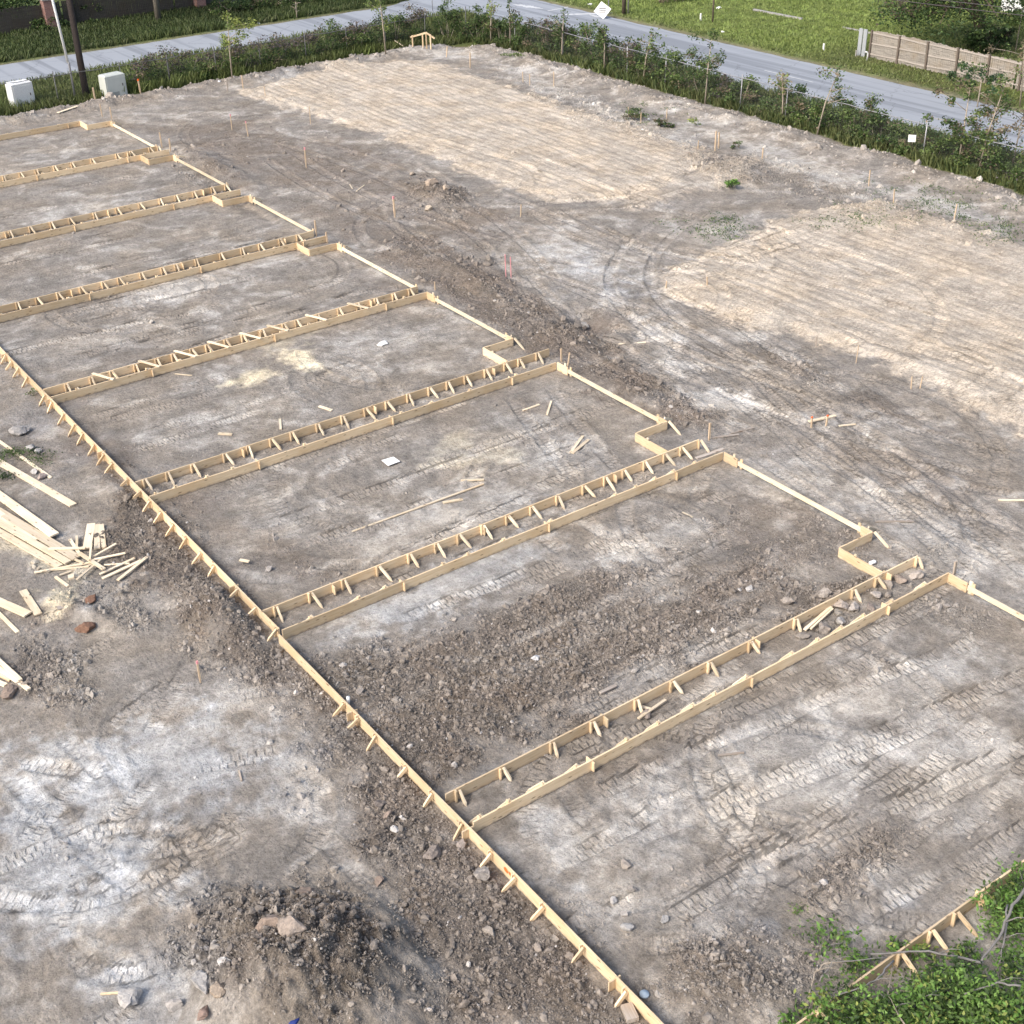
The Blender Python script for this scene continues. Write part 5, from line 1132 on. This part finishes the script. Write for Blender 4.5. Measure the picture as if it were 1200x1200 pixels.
# ------------------------------------------------------------------ batter board (little trestle) and props
root = empty('batter_board', at(495, 58)); tag(root, 'small wooden trestle frame before the dark hedge', 'batter board')
def P3(px, py, pz): return at(px, py, pz)
b0 = atg(484, 58); b1_ = atg(496, 57); b2_ = atg(505, 57); b3 = atg(500, 56)
for q in (b0, b1_, b2_, b3): stick(root, 'leg', q+Vector((0, 0, .95)), q+Vector((0, 0, -.1)), .1, .06, PINE)
stick(root, 'crossbar', b0+Vector((0, 0, .82))-Vector(RR)*.15, b3+Vector((0, 0, 1.0)), .05, .11, PINE)
stick(root, 'crossbar', b3+Vector((0, 0, 1.02)), b2_+Vector((0, 0, .68))+Vector(RR)*.3, .05, .11, PINE)
a = atg(478, 57); b = a+Vector(RR)*(-.9)+Vector((0, 0, .55)); o = stick(None, 'leaning_plank', b, a, .12, .04, PALE); tag(o, 'pale plank leaning left of the trestle', 'plank')

# ------------------------------------------------------------------ utility things
def cabinet(px0, px1, py, h, mat, lab):
    a = at(px0, py+1); b = at(px1, py-4); d = (b-a); w = d.length; ang = math.atan2(d.y, d.x)
    a = Vector((a.x, a.y, 0)); root = empty('utility_cabinet', (a.x, a.y, 0), ang); tag(root, lab, 'utility cabinet')
    Mx = WM[root]; mb = MB(); r = .09; dp = .8
    prof = [(0, 0), (w, 0), (w, dp), (0, dp)]
    z0_, z1_ = -.1, h
    mb.add([(x, y, z0_) for x, y in prof]+[(x, y, z1_) for x, y in prof]+[(x+(r if x == 0 else -r), y+(r if y == 0 else -r), z1_+.07) for x, y in prof],
           [(0,1,5,4),(1,2,6,5),(2,3,7,6),(3,0,4,7),(4,5,9,8),(5,6,10,9),(6,7,11,10),(7,4,8,11),(8,9,10,11)]); mb.build('body', mat, root, Mx)
    mb = MB(); mb.box((.1, -.02, .08), (w-.1, -.003, h-.14)); d_ = mb.build('door', mat, root, Mx)
    mb = MB(); mb.box((w*.8, -.05, h*.5), (w*.8+.05, -.022, h*.5+.15)); [MBv.build('vent', DKST, root, Mx) for MBv in [MB()] if not [MBv.box((w*.25+.0, -.026, h*.12+.06*q_), (w*.6, -.021, h*.12+.06*q_+.02)) for q_ in range(4)] is None]; l_ = link('handle', mb.mesh('handle', DKST), d_, Mx)
    mb = MB(); mb.box((-.15, -.15, -.1), (w+.15, dp+.15, .05)); mb.build('plinth', CONC, root, Mx)
    return root
cabinet(19, 43, 129, 1.5, WHITE, 'white utility cabinet with rounded top at the left edge'); cabinet(127, 150, 116, 1.35, LGREY, 'light grey square utility cabinet right of the utility pole')
p = atg(102, 116); root = empty('utility_pole', p); tag(root, 'thick dark wooden utility pole cut by the top edge of the photo', 'utility pole')
mb = MB(); mb.tube([p-Vector((0, 0, .2)), p+Vector((0, 0, 3)), p+Vector((0, 0, 11))], [.22, .20, .15], 14); mb.build('shaft', simple('pole_wood', (.045, .036, .032), .9, 5, .35, 0, .01), root)
mb = MB(); mb.box((p.x-1.2, p.y-.06, 9.8), (p.x+1.2, p.y+.06, 9.95)); mb.build('crossarm', BARK, root)
q = atg(89, 119); root = empty('cable_riser', q); tag(root, 'slim white guard tube leaning beside the utility pole', 'pipe')
mb = MB(); mb.tube([q, q+Vector((0, 0, 2.3)), q+Vector((0, 0, 2.35))], .065, 8); mb.build('lower_sleeve', GALV, root)
mb = MB(); mb.tube([q+Vector((0, 0, 2.35))-Vector(RR)*.05, q+Vector((0, 0, 9))-Vector(RR)*.45], .08, 8); mb.build('guard', WHITE, root)
def cable(name, a, b, sag, lab):
    mb = MB(); mb.tube([Vector(a).lerp(Vector(b), t)-Vector((0, 0, sag*4*t*(1-t))) for t in np.linspace(0, 1, 17)], .02, 5); tag(mb.build(name, DKST), lab, 'cable', 'overhead cables')
p1_ = at(1130, 0, 5.); p2_ = at(1200, 8, 5.); d_ = p2_-p1_
cable('overhead_cable', p1_-d_*4, p2_+d_*3, .15, 'upper thin overhead cable in front of the big tree')
cable('overhead_cable', p1_-d_*4+Vector((0, 0, -.25)), p2_+d_*3+Vector((0, 0, -.3)), .2, 'lower thin overhead cable in front of the big tree')

# ------------------------------------------------------------------ wooden fences and brick pillars
def plankfence(name, a, b, h, lab, mat, step, postmat, backside=1, rails=(.35, 1., 1.6), gapp=.0, wv=.05, pts=None, rail_mat=None):
    a = Vector((*a, 0)); b = Vector((*b, 0)); L = (b-a).length; d = (b-a)/L; n = Vector((-d.y, d.x, 0))*backside
    root = empty(name, a, math.atan2(d.y, d.x)); tag(root, lab, 'fence')
    mb = MB(); x = 0; bw_ = .145
    while x < L-bw_:
        hh = h+random.uniform(-.05, .04)+wv*math.sin(x*.5); z0_ = random.uniform(-.02, .06)
        if random.random() > .02:
            y = random.uniform(-.006, .006); mb.box((x, -.01+y, z0_), (x+bw_-.012+random.uniform(-.006, .004), .01+y, hh))
        x += bw_
    mb.build('boards', mat, root, WM[root])
    x = 0
    while x <= L+.01:
        q = a+d*x; t = random.uniform(-.05, .05); stick(root, 'post', (q.x+n.x*.07+d.x*t, q.y+n.y*.07+d.y*t, h+.02), (q.x+n.x*.07, q.y+n.y*.07, -.1), .12, .1, postmat); x += step
    for r in rails:
        x = 0
        while x < L-.05:
            e = min(L, x+step); p0 = a+d*(x+.06)+n*.035; p1 = a+d*(e-.06)+n*.035
            stick(root, 'rail', (p0.x, p0.y, r+random.uniform(-.05, .05)), (p1.x, p1.y, r+random.uniform(-.05, .05)), .035, .09, rail_mat or mat); x += step
    return root
plankfence('wooden_fence', (72.6, 60.3), (72.2, 30.), 1.75, 'weathered grey wooden fence with posts and rails on the far verge', OLDF, 2.35, simple('fence_post', (.13, .105, .085), .9), -1, (.3, .95, 1.6), rail_mat=simple('fence_rail', (.36, .32, .28), .9, 8, .2))
for k, off in enumerate((0., .38)):
    p = at(1026+k*6, 66); mb = MB(); mb.box((72.5-.03, 60.62+off*1.0, -.05), (72.5+.03, 60.92+off, 1.75))
    tag(mb.build('steel_sheet', METALP), ('left' if k else 'right')+' of two narrow pale metal sheets ending the wooden fence', 'sheet metal')
plankfence('privacy_fence', (24., 107.3), (33.3, 107.3), 1.9, 'shade-darkened wooden privacy fence left of the left brick pillar', SHADEDF, 2.4, DKST, 1, (.4, 1.5))
plankfence('privacy_fence', (34.1, 107.3), (45.6, 107.3), 1.9, 'shade-darkened wooden privacy fence between the two brick pillars', SHADEDF, 2.4, DKST, 1, (.4, 1.5))
plankfence('privacy_fence', (46.4, 107.3), (58., 107.3), 1.9, 'shade-darkened wooden privacy fence right of the right brick pillar', SHADEDF, 2.4, DKST, 1, (.4, 1.5))
for u, lab in ((33.7, 'left red brick pillar of the dark fence'), (46.0, 'right red brick pillar of the dark fence')):
    root = empty('brick_pillar', (u, 107.2, 0)); tag(root, lab, 'pillar', 'brick pillars')
    mb = MB(); mb.box((u-.38, 106.8, -.1), (u+.38, 107.6, 2.15)); o = mb.build('shaft', BRICK, root)
    mb = MB(); mb.box((u-.45, 106.73, 2.153), (u+.45, 107.67, 2.27)); mb.build('cap', CONC, root)

# ------------------------------------------------------------------ trees
def tree(x, y, h, cr, cz, n, lab, cols, r=.25, name='broadleaf_tree', spread=1., size=.24, low=.2, lean=(0, 0), bark=BARK, nl=None):
    root = empty(name, (x, y, 0)); tag(root, lab, 'tree'); mb = MB(); tipz = h*.8
    pts_ = [Vector((x, y, -.2)), Vector((x+lean[0]*.3, y+lean[1]*.3, h*.25)), Vector((x+lean[0]*.7, y+lean[1]*.7, h*.5)), Vector((x+lean[0], y+lean[1], tipz))]
    mb.tube(pts_, [r*1.25, r, r*.7, r*.2], 10); cen = []
    for i in range(nl or 26):
        t = random.uniform(.28, .95); b0 = pts_[1].lerp(pts_[3], (t-.2)/.8) if t > .3 else pts_[1]
        a = random.uniform(0, 6.28); e = Vector((x+lean[0]+math.cos(a)*cr*random.uniform(.45, 1), y+lean[1]+math.sin(a)*cr*random.uniform(.45, 1), cz+random.uniform(-1, 1)*(h-cz)*.8*(1 if random.random() > .4 else .8)))
        e.z = max(e.z, low); m_ = b0.lerp(e, .5)+Vector((0, 0, .4)); mb.tube([b0, m_, e], [r*.35, r*.2, r*.06], 6)
        cen += [tuple(e), tuple(b0.lerp(e, .7)), tuple(e+Vector((random.gauss(0, .5), random.gauss(0, .5), random.gauss(0, .4)))), tuple(e+Vector((random.gauss(0, .7), random.gauss(0, .7), random.gauss(0, .5))))]
    mb.build('trunk', bark, root)
    V_, C = leaves(cen, (1.2*spread, 1.2*spread, .8*spread), n, size, cols); leafobj('crown', V_, C, root)
p = at(1152, 58)
tree(p.x+.5, p.y, 8., 4.8, 3.9, 13000, 'large dark tree hanging over the grass behind the wooden fence', [(G_DK, 4), (G_MD, 3), (G_LT, .6), (G_BR, .6)], .42, low=2.3, nl=44, lean=(-RR.x*3., -RR.y*3.))
p = at(186, 25); tree(p.x, p.y, 9., 3.4, 6.5, 5000, 'grey trunked tree before the dark privacy fence', [(G_DK, 3), (G_MD, 2)], .2, low=4.5, bark=simple('grey_trunk', (.14, .125, .10), .9, 8, .3))
p = at(10, 30); tree(p.x, p.y, 5.5, 2.6, 2.8, 7000, 'dark bushy tree in the top left corner', [(G_DK, 4), (G_MD, 2)], .13, low=.3)
p = at(87, 31); tree(p.x, p.y, 10., 2.6, 8.3, 3000, 'dark slim trunked tree behind the utility pole', [(G_DK, 4), (G_MD, 1)], .18, low=6.5, bark=simple('black_trunk', (.03, .027, .024), .95, 8, .3))
p = at(1150, 56)
shrub('dark_bush', p.x-.3, p.y-.6, 4.5, 1.5, 5200, [(G_DK, 4), (G_BR, 1.5), (G_MD, 1)], 'dark tangled bush under the big tree', 'bush', None, .18, 2.2, clumps=30)
p = at(348, 21); sapling(348, 21, 16, 14, 'leafless pale twiggy sapling on the back verge', [(G_DRY, 1)], 20, 0, True, .1)
for (px, py, w, h, lab) in ((105,26,2.4,1.4,'rounded green bush at the foot of the dark fence'),(60,34,3.,1.,'low green bush left of the dark trunk'),(275,16,5.,1.2,'wide dark bush right of the right brick pillar'),(340,8,6.,1.6,'long dark bush mass further along the back verge'),(790,2,5,1.2,'brownish bush beyond the corner verge')):
    p = at(px, py); shrub('verge_shrub', p.x, p.y, w, h, 2200, DARKMIX if 'brown' not in lab else [(G_BR, 3), (G_DRY, 1), (G_MD, 1)], lab, 'shrub', 'shrubs on the far verges', .17, 1.6)
# white shed beyond the field, only its base shows
p = at(1172, 13); q = at(1250, 21); d = (q-p).normalized(); n = Vector((-d.y, d.x, 0)); n = n if n.dot(p) > 0 else -n
root = empty('white_shed', p, math.atan2(d.y, d.x)); tag(root, 'white painted shed wall in the top right corner', 'shed')
L_ = 11.; Mx = WM[root]; sg = 1 if (Mx.to_3x3() @ Vector((0, 1, 0))).dot(n) > 0 else -1
mb = MB(); y0_, y1_ = (0, 6.) if sg > 0 else (-6., 0); mb.box((0, y0_, -.1), (L_, y1_, 2.6)); mb.build('wall', WHITE, root, Mx)
mb = MB(); mb.add([(-.3, y0_-.3, 2.6), (L_+.3, y0_-.3, 2.6), (L_+.3, y1_+.3, 2.6), (-.3, y1_+.3, 2.6), (-.3, (y0_+y1_)/2, 3.8), (L_+.3, (y0_+y1_)/2, 3.8)], [(0,1,5,4),(2,3,4,5),(0,4,3),(1,2,5),(0,3,2,1)]); mb.build('roof', METALP, root, Mx)
yf = y0_-.03 if sg > 0 else y1_+.01
mb = MB(); mb.box((6., yf, .0), (7., yf+.02, 2.05)); mb.build('door', LGREY, root, Mx)

# ------------------------------------------------------------------ camera, sky, light
cam = bpy.data.cameras.new('camera'); co = bpy.data.objects.new('camera', cam); col.objects.link(co)
co.matrix_world = Matrix.Translation((0, 0, CZ)) @ Matrix((RR, UU, -FF)).transposed().to_4x4()
cam.sensor_width = 36; cam.lens = FOC/1200*36; cam.clip_end = 3000; cam.clip_start = .1
scene.camera = co
w = bpy.data.worlds.new('World'); scene.world = w; w.use_nodes = True; nt = w.node_tree
sky = nt.nodes.new('ShaderNodeTexSky'); sky.sky_type = 'NISHITA'; sky.sun_disc = False
SE, SAZ = math.radians(43), 0.
sdir = Vector((-.92, -.10, 0)).normalized()         # horizontal direction towards the sun
sky.sun_elevation = SE; sky.sun_rotation = math.atan2(sdir.x, sdir.y); sky.air_density = 1.0; sky.dust_density = 4.0; sky.ozone_density = .6
nt.links.new(sky.outputs[0], nt.nodes['Background'].inputs[0]); nt.nodes['Background'].inputs[1].default_value = .115
sl = bpy.data.lights.new('sun', 'SUN'); sl.energy = 1.3; sl.angle = math.radians(20); sl.color = (1, .975, .945)
so = bpy.data.objects.new('sun', sl); col.objects.link(so)
dirv = Vector((sdir.x*math.cos(SE), sdir.y*math.cos(SE), math.sin(SE)))
so.matrix_world = dirv.to_track_quat('Z', 'Y').to_matrix().to_4x4()
scene.view_settings.view_transform = 'Standard'; scene.view_settings.look = 'None'; scene.view_settings.exposure = 1.2; scene.view_settings.gamma = 1
